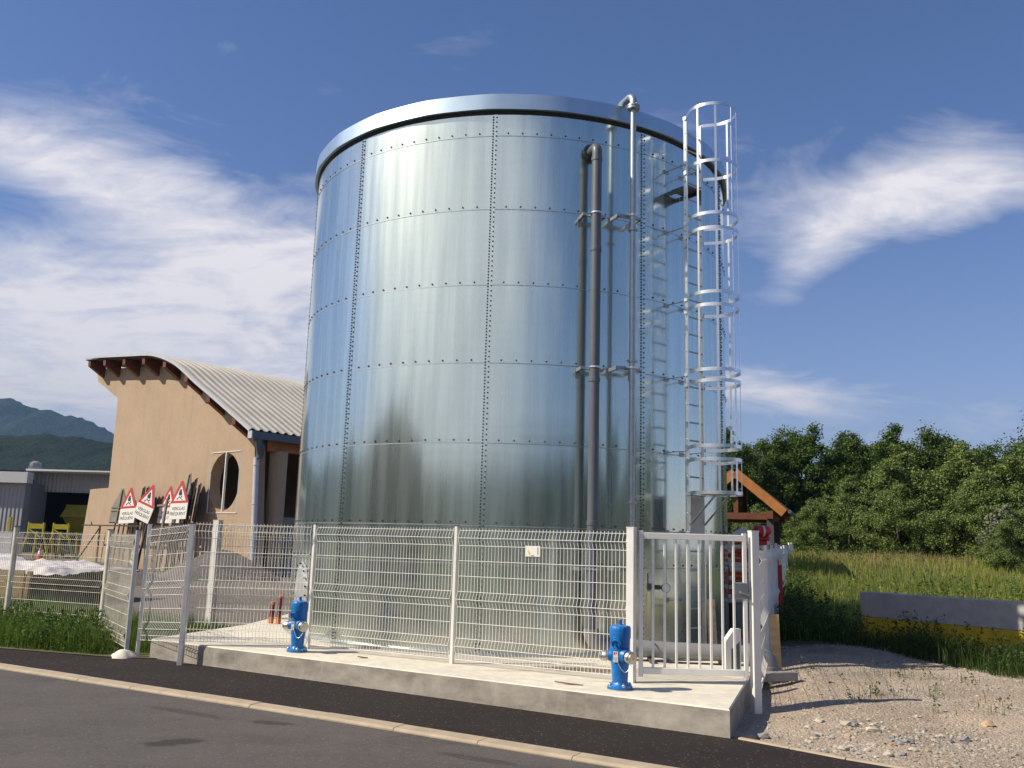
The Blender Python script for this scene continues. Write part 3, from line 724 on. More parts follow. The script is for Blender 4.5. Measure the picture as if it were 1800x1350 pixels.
# bottom hatch plate of the cage with its two struts
b = MB(); poly = [(.36 + .02 + .352 * math.cos(-2.3 + 4.6 * i / 24), .352 * math.sin(-2.3 + 4.6 * i / 24)) for i in range(25)]
b.prism(poly, P0 + Z * 2.392, er, et, Z, .012); b.build('hatch_plate', GALV_B, lad)
for s in (-1, 1):
    b = MB(); b.beam(P0 + et * (.16 * s) + er * .52 + Z * 2.385, P0 + et * (.165 * s) + er * .03 + Z * 1.93, .006, .05, et); b.build('hatch_strut', GALV_B, lad)
b = MB(); b.beam(P0 + et * .0 + Z * 1.72 + er * .038, P0 + Z * 2.36 + er * .038, .33, .004, er); b.build('anti_climb_plate', pm('plate_zinc', (.42, .43, .42), .55, .5, .15, 5), lad)
for z in (7.72, 6.66, 5.43, 4.22, 3.05, 1.82, .8):
    b = MB()
    for s in (-1, 1):
        b.beam(TC + er * (TR - .01) + et * (HW * s * .98) + Z * z, P0 + et * (HW * s * .98) + Z * z, .008, .035, et)
        b.beam(TC + er * (TR + .004) + et * (HW * s * .98 - .05) + Z * z, TC + er * (TR + .004) + et * (HW * s * .98 + .05) + Z * z, .012, .07)
    b.build('wall_bracket', GALV, lad)
b = MB(); b.beam(TC + er * (TR + .10) + Z * 7.36, P0 + er * .02 + Z * 7.36, .34, .025); b.beam(TC + er * (TR + .01) + Z * 7.33 + et * .16, P0 + Z * 7.33 + et * .16, .02, .07); b.beam(TC + er * (TR + .01) + Z * 7.33 - et * .16, P0 + Z * 7.33 - et * .16, .02, .07)
b.build('landing_step', DARKST, lad)

# ------------------------------------------------------------------ mesh fences
FEN = pm('cream_white_coating', (.80, .78, .73), .45, 0, .05, 5)
FEN_W = pm('white_coating', (.80, .79, .76), .40, 0, .05, 4)
FEN_OLD = pm('weathered_cream_coating', (.70, .65, .52), .6, 0, .22, 5, c2=(.80, .77, .67))
CAP = pm('black_cap', (.02, .02, .022), .6)
GREYPOST = pm('galvanised_post', (.55, .56, .58), .5, .5, .12, 6)
PROF = [(1.76, 0), (1.73, 0), (1.63, .045), (1.53, 0), (1.33, 0), (1.13, 0), (.93, 0), (.83, .045), (.73, 0), (.53, 0), (.33, 0), (.23, .045), (.13, 0), (.05, 0)]
def mesh_panel(parent, p, q, z0, z1, mat, gap=.03, wr=.0035, pitch=.05, H=1.73, name='mesh_panel'):
    """welded wire panel with three V folds between the points p and q (x,y), bottom heights z0,z1"""
    p, q = Vector((*p, 0)), Vector((*q, 0)); d = (q - p); Lg = d.length; d.normalize(); nn = Vector((d.y, -d.x, 0))
    b = MB(); x = gap; k = H / 1.73
    nv = int((Lg - 2 * gap) / pitch); x0 = (Lg - nv * pitch) / 2
    for i in range(nv + 1):
        x = x0 + i * pitch; zb = z0 + (z1 - z0) * x / Lg
        b.tube([p + d * x + nn * o + Z * (zb + z * k) for z, o in PROF], wr, 4, False)
    for z, o in PROF[1:]:
        if abs(z - .05) < .001: z = .06
        for dd in ((.0045,) if o == 0 else (.0045,)):
            b.tube([p + d * x0 + nn * (o + wr * 2) + Z * (z0 + z * k), p + d * (Lg - x0) + nn * (o + wr * 2) + Z * (z1 + z * k)], wr * 1.15, 4, False)
    return b.build(name, mat, parent, smooth=60, fix=False)
def fence_post(parent, p, z0, z1, mat, w=.05, cap=CAP, rz=0.0, name='post', round_=False):
    b = MB()
    if round_: b.tube([(p[0], p[1], z0), (p[0], p[1], z1)], w / 2, 16)
    else: b.beam((p[0], p[1], z0), (p[0], p[1], z1), w, w, (math.cos(rz), math.sin(rz), 0), bev=.006)
    o = b.build(name, mat, parent, smooth=35)
    b = MB(); b.beam((p[0], p[1], z1), (p[0], p[1], z1 + .012), w + .006, w + .006, (math.cos(rz), math.sin(rz), 0)); b.build('cap', cap, o)
    return o
A_, B_, C_, D_ = (-4.66, 13.46), (-2.84, 13.45), (-.686, 12.27), (1.505, 11.05)
G_ = (3.005, 11.13)
fa = math.atan2(D_[1] - C_[1], D_[0] - C_[0])
ff = thing('mesh_fence', 'white welded mesh fence with folded wires along the front of the tank slab', 'fence', (C_[0], C_[1], 0))
fence_post(ff, A_, -.30, 1.735, GREYPOST, .075, CAP, fa + .5)
fence_post(ff, B_, 0, 1.775, FEN, .05, CAP, fa); fence_post(ff, C_, 0, 1.785, FEN, .05, CAP, fa)
mesh_panel(ff, A_, B_, .0, .0, FEN, .05); mesh_panel(ff, B_, C_, .0, .0, FEN, .035); mesh_panel(ff, C_, D_, .0, .0, FEN, .045)
P250 = (-5.64, 14.36)
BK = (-5.73, 18.0)
fence_post(ff, P250, -.3, 1.71, FEN, .06, FEN, .3); fence_post(ff, BK, -.3, 1.87, FEN, .14, FEN, 1.2)
mesh_panel(ff, P250, A_, -.10, -.02, FEN, .06); mesh_panel(ff, BK, (-3.4, 19.1), .05, .05, FEN_OLD, .05)
# small notice on the mesh
un = Vector((math.cos(fa), math.sin(fa), 0)); nf = Vector((math.sin(fa), -math.cos(fa), 0))
sg = thing('notice_plate', 'small white notice plate with yellow marks wired to the front mesh fence', 'notice', (.33, 11.70, 1.40))
o = Vector((.335, 11.70, 1.485)) + nf * .012
b = MB(); b.prism([(-.105, -.067), (.105, -.067), (.105, .067), (-.105, .067)], o, un, Z, nf, .004); b.build('plate', pm('notice_white', (.82, .81, .77), .4, 0, .03), sg)
b = MB(); b.prism([(-.075, .005), (-.06, .012), (-.05, -.006), (-.03, -.022), (-.045, -.036), (-.062, -.022)], o + nf * .004, un, Z, nf, .0015)
b.prism([(-.062, -.018), (-.04, -.03), (-.03, -.048), (-.05, -.05)], o + nf * .004, un, Z, nf, .0016); b.build('yellow_mark', pm('notice_yellow', (.72, .58, .06), .5), sg)
b = MB(); b.prism([(.066, -.05), (.080, -.05), (.080, .05), (.066, .05)], o + nf * .004, un, Z, nf, .0015); b.build('grey_bar', pm('notice_grey', (.30, .29, .30), .5), sg)
b = MB(); b.prism([(-.02, -.062), (.022, -.062), (.022, -.05), (-.02, -.05)], o + nf * .004, un, Z, nf, .0015); b.build('brown_mark', pm('notice_brown', (.33, .17, .08), .5), sg)

# gate with its two posts
gt = thing('gate', 'white barred steel gate between two square posts at the right end of the mesh fence', 'gate', (2.3, 11.3, 0))
fence_post(gt, D_, 0.0, 1.80, FEN_W, .098, FEN_W, fa, 'gate_post'); fence_post(gt, G_, -.32, 1.80, FEN_W, .10, FEN_W, .25, 'gate_post')
LA, LB = Vector((1.625, 11.08, 0)), Vector((2.885, 11.11, 0)); gd = (LB - LA).normalized(); gn = Vector((gd.y, -gd.x, 0))
b = MB()
b.beam(LA + Z * .07, LA + Z * 1.775, .05, .05, gn, .005); b.beam(LB + Z * .06, LB + Z * 1.775, .05, .05, gn, .005)
b.beam(LA + gd * .026 + Z * .135, LB - gd * .026 + Z * .135, .05, .075, Z, .005); b.beam(LA + gd * .026 + Z * 1.715, LB - gd * .026 + Z * 1.715, .05, .075, Z, .005)
b.build('gate_frame', FEN_W, gt)
Lg = (LB - LA).length
for i in range(8):
    b = MB(); p = LA + gd * (Lg * (i + 1) / 9 + .006); b.beam(p + Z * .174, p + Z * 1.676, .028, .028, gn, .003); b.build('gate_bar', FEN_W, gt)
b = MB()
for z in (.35, 1.55): b.tube([LA - gd * .05 + Z * (z - .05), LA - gd * .05 + Z * (z + .05)], .014, 10); b.beam(LA - gd * .12 + Z * z, LA - gd * .02 + Z * z, .02, .03)
b.build('hinge', GALV, gt)
b = MB(); b.beam(LB - gd * .13 + Z * 1.09, LB + gd * .03 + Z * 1.09, .062, .20, Z, .012); lk = b.build('lock_case', pm('lock_grey', (.34, .35, .37), .4, .7), gt)
b = MB(); q = LB - gd * .06 + Z * 1.07 + gn * .03; b.lathe([(.022, 0), (.022, .012), (.012, .014), (.012, .05)], 14, q, gn); b.beam(q + gn * .05 - gd * .01, q + gn * .05 + gd * .11 - Z * .035, .02, .018, gn, .004); b.build('handle', pm('handle_grey', (.45, .46, .48), .35, .8), lk, smooth=40)
b = MB(); q = Vector((G_[0], G_[1], 1.09)); b.beam(q - gd * .065 - Z * .1, q - gd * .065 + Z * .1, .05, .022, gd); b.build('strike_plate', GALV, gt)

# old cream fence of the yard to the left
F_ = [(-13.6, 19.3), (-11.45, 18.2), (-9.2, 17.1), (-7.0, 16.1), (-5.72, 14.12)]
lf = thing('yard_fence', 'older cream mesh fence with round weathered posts along the yard behind the weeds', 'fence', (-7.0, 16.1, -.26))
for p, zt in zip(F_, (1.64, 1.64, 1.64, 1.62, 1.62)): fence_post(lf, p, -.4, zt, FEN_OLD if p != F_[-1] else GREYPOST, .10 if p != F_[-1] else .06, CAP, .6, 'post', p != F_[-1])
for p, q in zip(F_, F_[1:]): mesh_panel(lf, p, q, -.20, -.20, FEN_OLD, .08, .0032, .05, 1.73)
fb = MB(); fb.grid(lambda u, v: (-5.74 + (.21 + .05 * math.sin(6.283 * u * 3)) * v * math.cos(6.283 * u), 14.10 + .19 * v * math.sin(6.283 * u), -.28 + .12 * (1 - v * v) + .02 * mnoise.noise(Vector((u * 5, v * 4, 1)))), 20, 6)
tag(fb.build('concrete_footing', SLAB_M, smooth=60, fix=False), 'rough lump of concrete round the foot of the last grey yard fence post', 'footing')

# fence running back from the gate on the right
rf = thing('side_fence', 'white mesh fence running back into the meadow along the right side of the tank', 'fence', (G_[0], G_[1], -.22))
sdv = Vector((.313, .950)); pts = [(G_[0] + .08, G_[1] + .12)]
for i in range(1, 13): pts.append((3.24 + .33 * (2.5 * i * .95), 11.9 + 2.5 * i * .95))
for i, p in enumerate(pts):
    zt = 1.62 + .03 * min(i, 3) + (.02 * max(0, i - 4)) + (.1 if i > 8 else 0)
    if i: fence_post(rf, p, -.3, zt + (random.uniform(-.03, .05)), FEN if i % 3 else FEN_W, .06 if i < 9 else .075, FEN_W, .3)
for i, (p, q) in enumerate(zip(pts, pts[1:])):
    z = -.18 + .03 * min(i, 3) + .02 * max(0, i - 4); mesh_panel(rf, p, q, z, z, FEN, .03, .0027, .05)

# ------------------------------------------------------------------ hydrants
BLUE = NT('blue_enamel'); f = BLUE.noise(7, 5, .6); BLUE.col(BLUE.ramp(f, [(.3, (.006, .155, .50)), (.55, (.008, .18, .55)), (.72, (.03, .23, .58))])); BLUE.col(BLUE.mix(BLUE.ramp(BLUE.noise(55, 5, .75), [(.66, 0.0), (.72, .75)]), BLUE.mix(BLUE.ramp(BLUE.noise(9, 6, .7), [(.45, .45), (.62, 0.0)]), BLUE.ramp(f, [(.3, (.006, .155, .50)), (.55, (.008, .18, .55)), (.72, (.03, .23, .58))]), (.012, .10, .30)), (.10, .16, .25))); BLUE.rough(BLUE.ramp(BLUE.noise(14, 5, .6), [(.3, .30), (.7, .48)])); BLUE.bump(BLUE.noise(70, 3, .6), .12, .003); BLUE = BLUE.m
ALU = pm('cast_aluminium', (.55, .53, .49), .38, .85, .15, 18, .3, 80, .002)
def hydrant(loc, face, label):
    h = thing('fire_hydrant', label, 'hydrant', loc, None)
    o = Vector(loc); fd = Vector((math.cos(R_(face)), math.sin(R_(face)), 0)); sdx = Vector((-fd.y, fd.x, 0))
    b = MB()
    prof = [(.086, .045), (.088, .10), (.094, .20), (.103, .30), (.108, .36), (.110, .44), (.112, .52), (.113, .575)]
    b.lathe(prof, 32, o); b.build('barrel', BLUE, h, smooth=40)
    b = MB()
    b.lathe([(.118, .555), (.1195, .57), (.1195, .655), (.117, .675), (.108, .69), (.06, .698), (.03, .70)], 48, o,
            flute=lambda k, t: 1.0 - (.045 * max(0, math.cos(t * 16)) if k in (3, 4) else (.02 * max(0, math.cos(t * 16)) if k == 2 else 0)))
    b.build('bonnet', BLUE, h, smooth=50)
    b = MB(); b.lathe([(.036, .695), (.030, .708), (.020, .712), (.020, .752), (.016, .757)], 8, o); b.build('operating_nut', BLUE, h, smooth=30)
    b = MB(); b.lathe([(.135, 0), (.138, .006), (.138, .034), (.128, .04), (.10, .055), (.088, .085)], 32, o, flute=lambda k, t: 1 + .04 * math.cos(4 * t)); fl = b.build('base_flange', BLUE, h, smooth=40)
    for i in range(4):
        t = R_(face) + math.pi / 4 + i * math.pi / 2; q = o + Vector((math.cos(t), math.sin(t), 0)) * .118
        b = MB(); b.lathe([(.022, .036), (.022, .058), (.016, .064)], 6, q); b.lathe([(.009, .06), (.009, .078)], 8, q); b.build('bolt', GALV, fl)
    b = MB(); b.lathe([(.155, -.004), (.150, .008)], 24, o + Vector((.01, .0, 0))); b.build('grout_pad', BLOCK_M, h)
    # hooded square-key boss on the front
    b = MB(); c = o + Z * .505 + fd * .085
    b.lathe([(.056, 0), (.056, .030), (.050, .040), (.045, .041), (.040, .030), (.034, .026)], 24, c, (fd * .96 + Z * -.28)); b.lathe([(.017, .02), (.017, .055)], 4, c, (fd * .96 + Z * -.28))
    b.tube([c + sdx * (.058 * math.cos(t)) + Z * (.058 * math.sin(t)) + fd * .03 for t in [math.pi * i / 12 for i in range(13)]], .0085, 8)
    b.build('valve_boss', BLUE, h, smooth=45)
    # two outlets with metal caps
    for a, k in ((66, 1.15), (-66, .92)):
        d = Vector((math.cos(R_(face + a)), math.sin(R_(face + a)), 0)); d = (d - Z * .10).normalized(); c = o + Z * .375 + d * .07
        b = MB(); b.lathe([(.075 * k, 0), (.072 * k, .035), (.066 * k, .055), (.066 * k, .066)], 24, c, d); ot = b.build('outlet', BLUE, h, smooth=40)
        b = MB(); b.lathe([(.054 * k, .06), (.054 * k, .078), (.061 * k, .080), (.061 * k, .118), (.058 * k, .124), (.050 * k, .126), (.050 * k, .150), (.046 * k, .155), (.012, .156), (.012, .150)], 28, c, d, flute=lambda kk, t: 1 + (.05 * (1 if math.cos(t * 2) > .8 else 0) if kk in (2, 3) else 0))
        b.build('outlet_cap', ALU, ot, smooth=35)
        if a > 0:
            e = c + d * .12 - Z * .062 * k; s = o + fd * .105 + Z * .30 + sdx * .02; pts = []
            for i in range(17):
                t = i / 16; p = s.lerp(e, t) + d * .02 * math.sin(math.pi * t) + fd * .02 * math.sin(math.pi * t); p.z -= .085 * math.sin(math.pi * t); pts.append(p)
            b = MB(); b.tube(pts, [.0045 if i % 2 else .0028 for i in range(17)], 6); b.build('chain', GALV_B, ot, smooth=60)
    c = o + fd * .112 + Z * .36
    b = MB(); b.prism([(-.029, -.058), (.029, -.058), (.029, .058), (-.029, .058)], c, -sdx * -1, Z, fd, .004); pl = b.build('label_plate', pm('plate_silver', (.70, .69, .66), .4, .3), h)
    b = MB(); b.prism([(-.022, .02), (-.006, .02), (-.006, .05), (-.022, .05)], c + fd * .004, sdx, Z, fd, .0012); b.prism([(.0, .03), (.02, .034), (.012, .05), (.002, .05)], c + fd * .004, sdx, Z, fd, .0012); b.build('red_mark', pm('mark_red', (.45, .04, .03), .5), pl)
    b = MB()
    for i in range(4): b.prism([(-.023, -.048 + i * .012), (.021 - .008 * (i % 2), -.048 + i * .012), (.021 - .008 * (i % 2), -.043 + i * .012), (-.023, -.043 + i * .012)], c + fd * .004, sdx, Z, fd, .001)
    b.build('grey_lines', pm('mark_grey', (.22, .22, .23), .5), pl)
    return h
hydrant((-2.90, 13.04, 0), -122, 'blue hydrant on the slab beside the second fence post, farther from the gate')
hydrant((1.305, 10.49, 0), -122, 'blue hydrant on the slab edge directly in front of the white gate post')

# ------------------------------------------------------------------ salt barn with the curved roof
REND = NT('ochre_render'); f = REND.noise(.45, 7, .62); g = REND.noise(2.2, 6, .6, (1, 1, .35)); h_ = REND.noise(40, 4, .6)
c = REND.ramp(f, [(.3, (.395, .295, .21)), (.7, (.455, .345, .25))]); c = REND.mix(REND.ramp(g, [(.48, 0), (.8, .30)]), c, (.50, .39, .285)); c = REND.mix(REND.ramp(REND.noise(6, 5, .6), [(.3, .18), (.55, 0)]), c, (.32, .21, .13))
sz_ = REND.n('ShaderNodeSeparateXYZ'); REND.l(REND.tc.outputs['Object'], sz_.inputs[0])
low_ = REND.math('SUBTRACT', REND.math('ADD', REND.math('MULTIPLY', REND.noise(1.3, 6, .7), 1.9), -.25), REND.math('MULTIPLY', sz_.outputs[2], .85), True)
c = REND.mix(REND.math('MULTIPLY', low_, .6), c, (.22, .165, .12)); c = REND.mix(REND.ramp(REND.noise(1.2, 6, .65, (2.5, 2.5, .16)), [(.54, 0.0), (.72, .34)]), c, (.31, .215, .145)); c = REND.mix(REND.ramp(REND.noise(.55, 5, .7, (1, 1, 1), 0, None, (3, 3, 3)), [(.55, 0.0), (.6, .22)]), c, (.48, .345, .235))
REND.col(c); REND.rough(.92); REND.spec(.2); REND.bump(h_, .5, .02); REND = REND.m
WOOD = pm('red_brown_timber', (.16, .052, .024), .6, 0, .25, 3, .3, 20, .01)
WOOD_L = pm('orange_timber', (.44, .175, .048), .55, 0, .2, 3, .3, 20, .01)
ROOF_M = pm('fibre_cement_sheet', (.41, .39, .345), .75, 0, .12, .8, .3, 8, .02)
GUT = pm('slate_blue_gutter', (.10, .125, .165), .5, .2, .1)
ZINC = pm('pale_zinc', (.55, .56, .58), .5, .3, .1, 4)
P1 = Vector((-11.541, 41.725, 0)); es = Vector((-.775, .632, 0)).normalized(); en = Vector((-.632, -.775, 0)).normalized()
bn = thing('salt_barn', 'ochre rendered barn with a curved ribbed roof and a round wall opening', 'barn', (P1.x, P1.y, -.2))
def BP(s, z, o=0.0): return P1 + es * s + en * o + Z * z
wall = [(.03, -.4), (.59, 5.95), (.95, 6.45), (2.9, 7.55), (4.51, 8.5), (5.9, 9.3), (7.37, 10.0), (8.4, 10.38), (9.88, 10.60), (13, 10.85), (16.88, 11.15), (16.78, 10.85), (16.63, 10.41), (14.04, 9.18), (13.99, 4.10), (16.07, 4.05), (16.66, -.4)]
hole = [(2.835 + 1.25 * math.cos(2 * math.pi * i / 48), 4.19 + 1.40 * math.sin(2 * math.pi * i / 48)) for i in range(48)]
b = MB(); b.prism(wall, P1, es, Z, -en, .60, hole); b.build('gable_wall', REND, bn, smooth=30)
fr = MB()
a, e = (1.60, 2.72), (4.00, 5.60)
for p, q in ((BP(1.62, 2.70), BP(1.62, 5.64)), (BP(4.05, 2.70), BP(4.05, 5.62)), (BP(1.62, 2.70), BP(4.05, 2.70)), (BP(1.62, 5.64), BP(4.05, 5.62))): fr.beam(p + en * .004, q + en * .004, .06, .03)
fr.build('painted_frame', FEN_W, bn)
b = MB(); b.beam(BP(2.83, 2.75, -.03), BP(2.83, 5.62, -.03), .11, .06, es); b.build('mullion', FEN_W, bn)
b = MB()
for k in range(6):
    t0, t1 = R_(-72 + k * 22), R_(-50 + k * 22)
    b.prism([(2.835 + 1.26 * math.cos(t0), 4.19 + 1.41 * math.sin(t0)), (2.835 + (1.29 + .09 * (k % 2)) * math.cos(t0), 4.19 + (1.44 + .07 * (k % 2)) * math.sin(t0)), (2.835 + (1.29 + .09 * ((k + 1) % 2)) * math.cos(t1), 4.19 + (1.44 + .07 * ((k + 1) % 2)) * math.sin(t1)), (2.835 + 1.26 * math.cos(t1), 4.19 + 1.41 * math.sin(t1))], P1, es, Z, en, .012)
b.build('yellow_foam_edge', pm('yellow_foam', (.42, .28, .09), .8), bn)
# roof: sheets corrugated across the barn, curved profile
prof = [(16.35, 11.62), (14.0, 11.45), (11.5, 11.22), (9.29, 11.05), (8.3, 10.84), (7.47, 10.60), (6.37, 10.18), (5.5, 9.68), (4.59, 9.13), (2.92, 8.25), (1.33, 7.38), (-.40, 6.42)]
# smooth the profile
ps = np.array(prof); tt = np.linspace(0, 1, len(ps)); t2 = np.linspace(0, 1, 34)
px_, pz_ = np.interp(t2, tt, ps[:, 0]), np.interp(t2, tt, ps[:, 1])
for _ in range(2):
    pz_[1:-1] = (pz_[:-2] + 2 * pz_[1:-1] + pz_[2:]) / 4; px_[1:-1] = (px_[:-2] + 2 * px_[1:-1] + px_[2:]) / 4
DEP = 30.0; pitch = .46; NR = int(DEP / pitch)
b = MB(); offs = []
for i in range(NR):
    for fr_, hh in ((0, 0), (.18, .075), (.42, .075), (.60, 0)): offs.append((1.0 - (i + fr_) * pitch, hh))
k = len(offs)
vs = [BP(px_[j], pz_[j], offs[i][0]) + Z * offs[i][1] for j in range(34) for i in range(k)]
b.add(vs, [(j * k + i, j * k + i + 1, (j + 1) * k + i + 1, (j + 1) * k + i) for j in range(33) for i in range(k - 1)])
b.build('roof_sheets', ROOF_M, bn, smooth=25)
b = MB()
for j in range(33): b.beam(BP(px_[j], pz_[j] - .02, 1.02), BP(px_[j + 1], pz_[j + 1] - .02, 1.02), .05, .13, Z)
b.build('verge_flashing', ZINC, bn)
b = MB()
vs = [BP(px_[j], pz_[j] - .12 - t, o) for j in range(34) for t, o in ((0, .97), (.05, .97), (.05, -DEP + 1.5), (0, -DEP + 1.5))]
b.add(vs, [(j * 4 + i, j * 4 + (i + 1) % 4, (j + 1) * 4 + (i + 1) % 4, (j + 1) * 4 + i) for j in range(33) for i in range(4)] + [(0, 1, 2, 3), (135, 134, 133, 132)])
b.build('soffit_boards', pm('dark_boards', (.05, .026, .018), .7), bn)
for s in (16.0, 14.2, 12.0, 9.9, 7.75, 5.55, 3.4, 1.1):
    zt = float(np.interp(s, px_[::-1], pz_[::-1])) - .20; b = MB()
    b.prism([(-.02, zt - .85), (.90, zt - .30), (.92, zt), (-.02, zt)], BP(s, 0) - es * .14, en, Z, es, .28)
    b.build('purlin_end', WOOD, bn)
b = MB(); b.beam(BP(-.42, 6.20, .95), BP(-.42, 6.20, -DEP + 1.5), .24, .34, Z); gu = b.build('gutter', GUT, bn)
b = MB(); b.beam(BP(-.42, 6.20, 1.02), BP(-.42, 6.20, .95), .30, .34, Z); b.build('end_cap', ZINC, gu)
b = MB(); b.tube([BP(-.42, 6.05, .55), BP(-.40, 5.75, .45), BP(-.05, 5.45, .12), BP(.0, 5.2, .13)], .15, 14); b.build('swan_neck', GUT, gu, smooth=40)
b = MB(); b.tube([BP(.15, 5.25, .16), BP(-.02, 3, .16), BP(-.24, -.2, .16)], .135, 16)
for z in (1.2, 3.1, 4.9): b.lathe([(.14, -.03), (.155, -.02), (.155, .02), (.14, .03)], 16, BP(-.24 + .39 * (z + .2) / 5.45, z, .16))
b.build('downpipe', ZINC, bn, smooth=40)
# long open side behind the tank: posts, beam, dark back wall, low concrete wall
b = MB(); b.beam(BP(.30, 5.85, -.6), BP(.30, 5.85, -DEP + 2), .3, .45, Z); b.build('eave_beam', WOOD_L, bn)
for o in (-1.15, -9.0, -17, -25):
    b = MB(); b.beam(BP(.25, -.3, o), BP(.25, 5.64, o), .5, .75, es); b.build('side_pillar', REND, bn)
b = MB(); b.prism([(-.3, -.4), (-.3, 2.6), (-DEP + 2, 2.6), (-DEP + 2, -.4)], BP(1.1, 0), en, Z, es, .3); b.build('low_wall', BLOCK_M, bn)
b = MB(); b.prism([(-.6, -.4), (-.6, 10.3), (-DEP + 2, 10.3), (-DEP + 2, -.4)], BP(13.4, 0), en, Z, es, .4); b.build('rear_wall', REND, bn)
b = MB(); b.prism(wall[:14], BP(0, 0, -DEP + 2.4), es, Z, -en, .4); b.build('end_wall', REND, bn)

# gravel heaps beside the barn
HEAP = NT('grey_grit'); f = HEAP.noise(2, 6, .65); HEAP.col(HEAP.ramp(f, [(.3, (.12, .105, .095)), (.7, (.20, .18, .16))])); HEAP.rough(.95); HEAP.bump(HEAP.noise(9, 6, .7), .9, .12); HEAP = HEAP.m
def heap(x, y, rx, ry, h, label):
    b = MB()
    def fn(u, v):
        a = 6.2832 * u; k = v * (1 + .10 * mnoise.noise(Vector((math.cos(a) * 1.3 + x, math.sin(a) * 1.3, y))))
        z = h * (max(0, 1 - v) ** .85) * (1 - .12 * math.exp(-(v * 5) ** 2)) + .07 * mnoise.noise(Vector((v * 5 * math.cos(a), v * 5 * math.sin(a), x))) * (1 if v < .98 else 0)
        return (x + rx * k * math.cos(a), y + ry * k * math.sin(a), -.23 + z)
    b.grid(fn, 40, 14); return tag(b.build('grit_heap', HEAP, smooth=60, fix=False), label, 'grit heap')
heap(-12.1, 39.0, 2.6, 1.9, 1.45, 'grey conical grit heap against the barn wall below the round opening')
heap(-15.6, 33.6, 3.6, 2.6, .95, 'broad low grey grit heap left of the leaning road signs')

# road signs leaning against the barn
S_WHITE = pm('sign_white', (.74, .72, .68), .45, 0, .06, 4); S_RED = pm('sign_red', (.50, .035, .03), .45); S_BLACK = pm('sign_black', (.02, .02, .022), .5)
S_BACK = pm('sign_back_grey', (.23, .20, .165), .6, .2, .2, 3); S_LEG = pm('sign_leg', (.06, .05, .045), .7, .2); S_DARK = pm('sign_edge_dark', (.075, .066, .060), .6, .1)
def road_sign(s, o, top, yaw, roll, front, label, group=None, scale=1.0, legs=True, dark=False):
    """triangle over a text board, one panel; yaw turns it about the vertical, roll tilts it in its own plane"""
    base = BP(s, 0, o); r = thing('road_sign', label, 'road sign', (base.x, base.y, -.2), group)
    cy, sy = math.cos(R_(yaw)), math.sin(R_(yaw))
    f = (en * cy + es * sy).normalized(); x = (-es * cy + en * sy).normalized()          # f = facing, x = to the viewer's right
    f = (f + Z * .10).normalized(); up = f.cross(x) * -1.0
    if up.z < 0: up = -up
    cr, sr = math.cos(R_(roll)), math.sin(R_(roll)); x2 = x * cr + up * sr; u2 = up * cr - x * sr
    k = scale; c = Vector((base.x, base.y, top)) - u2 * (1.08 * k)
    tri = [(-.62, 0), (.62, 0), (.62, .06), (.05, 1.08), (-.05, 1.08), (-.62, .06)]; S = lambda P, m=1.0: [(a * k * m, e * k * m) for a, e in P]
    b = MB(); b.prism(S([(-.62, -.78), (.62, -.78)] + tri[2:]), c, x2, u2, f * -1, .04 if not dark else .07)
    panel = b.build('panel', (S_WHITE if front else (S_DARK if dark else S_BACK)), r)
    if front:
        b = MB(); b.prism(S([(-.62, 0), (.62, 0), (.62, .06), (.05, 1.08), (-.05, 1.08), (-.62, .06)]), c + f * .001, x2, u2, f, .006, S([(-.44, .11), (.44, .11), (0, .86)])); b.build('red_border', S_RED, r)
        # skidding car
        b = MB(); b.prism(S([(-.13, .44), (-.10, .58), (.09, .55), (.12, .42), (.06, .36), (-.08, .38)]), c + f * .002, x2, u2, f, .005)
        b.prism(S([(-.08, .585), (-.05, .68), (.06, .655), (.075, .56)]), c + f * .002, x2, u2, f, .005)
        for sx, ph in ((-.09, 0), (.08, .5)):
            pts = [(sx + .07 * math.sin(6.2 * t + ph * 3) + .10 * (sx * 6) * t, .35 - .20 * t) for t in [i / 8 for i in range(9)]]
            b.tube([c + x2 * (p[0] * k) + u2 * (p[1] * k) + f * .004 for p in pts], .017 * k, 5)
        b.build('skid_symbol', S_BLACK, r)
        text_part('lettering', 'VERGLAS\nFR\u00c9QUENT', .225 * k, S_BLACK, r, (c - u2 * .40 * k + f * .002, x2, u2, f), .003)
    else:
        b = MB()
        b.beam(c + x2 * 0 + u2 * (-.78 * k) + f * .03, c + u2 * (1.0 * k) + f * .03, .08, .06, f)
        for z in (-.70, -.12, .06): b.beam(c + x2 * (-.60 * k) + u2 * (z * k) + f * .02, c + x2 * (.60 * k) + u2 * (z * k) + f * .02, .05, .04, f)
        b.build('stiffener', S_LEG if dark else S_BACK, r)
    if legs:
        for sx in (-.18, .18):
            b = MB(); p = c + x2 * sx * k - u2 * .6 * k - f * .08; g = Vector((p.x, p.y, 0)) + f * (.25); g.z = -.2
            b.beam(p + u2 * 1.2 * k, g, .07, .05, f); b.build('leg', S_LEG, r)
    return r
road_sign(11.35, .55, 3.98, -10, 0, False, 'grey back of a road sign, leftmost of the signs leaning on the ochre barn')
road_sign(10.1, .75, 3.98, -8, 3, True, 'upright icy-road warning sign leaning just right of the grey sign back')
for i, (s, o) in enumerate(((9.25, .5), (8.9, .48), (8.55, .46))): road_sign(s, o, 4.05, 35, 0, False, 'dark edge-on road sign packed between the two leftmost icy-road signs', 'dark signs packed edge-on', dark=True)
road_sign(7.45, 1.0, 4.06, -12, -17, True, 'icy-road warning sign tilted sideways, standing left of the post in the sign row')
road_sign(6.6, .55, 4.02, -4, 0, True, 'icy-road warning sign mostly hidden behind the dark post in the sign row')
road_sign(5.4, .75, 4.02, -8, 1, True, 'icy-road warning sign half covered by the rightmost icy-road sign')
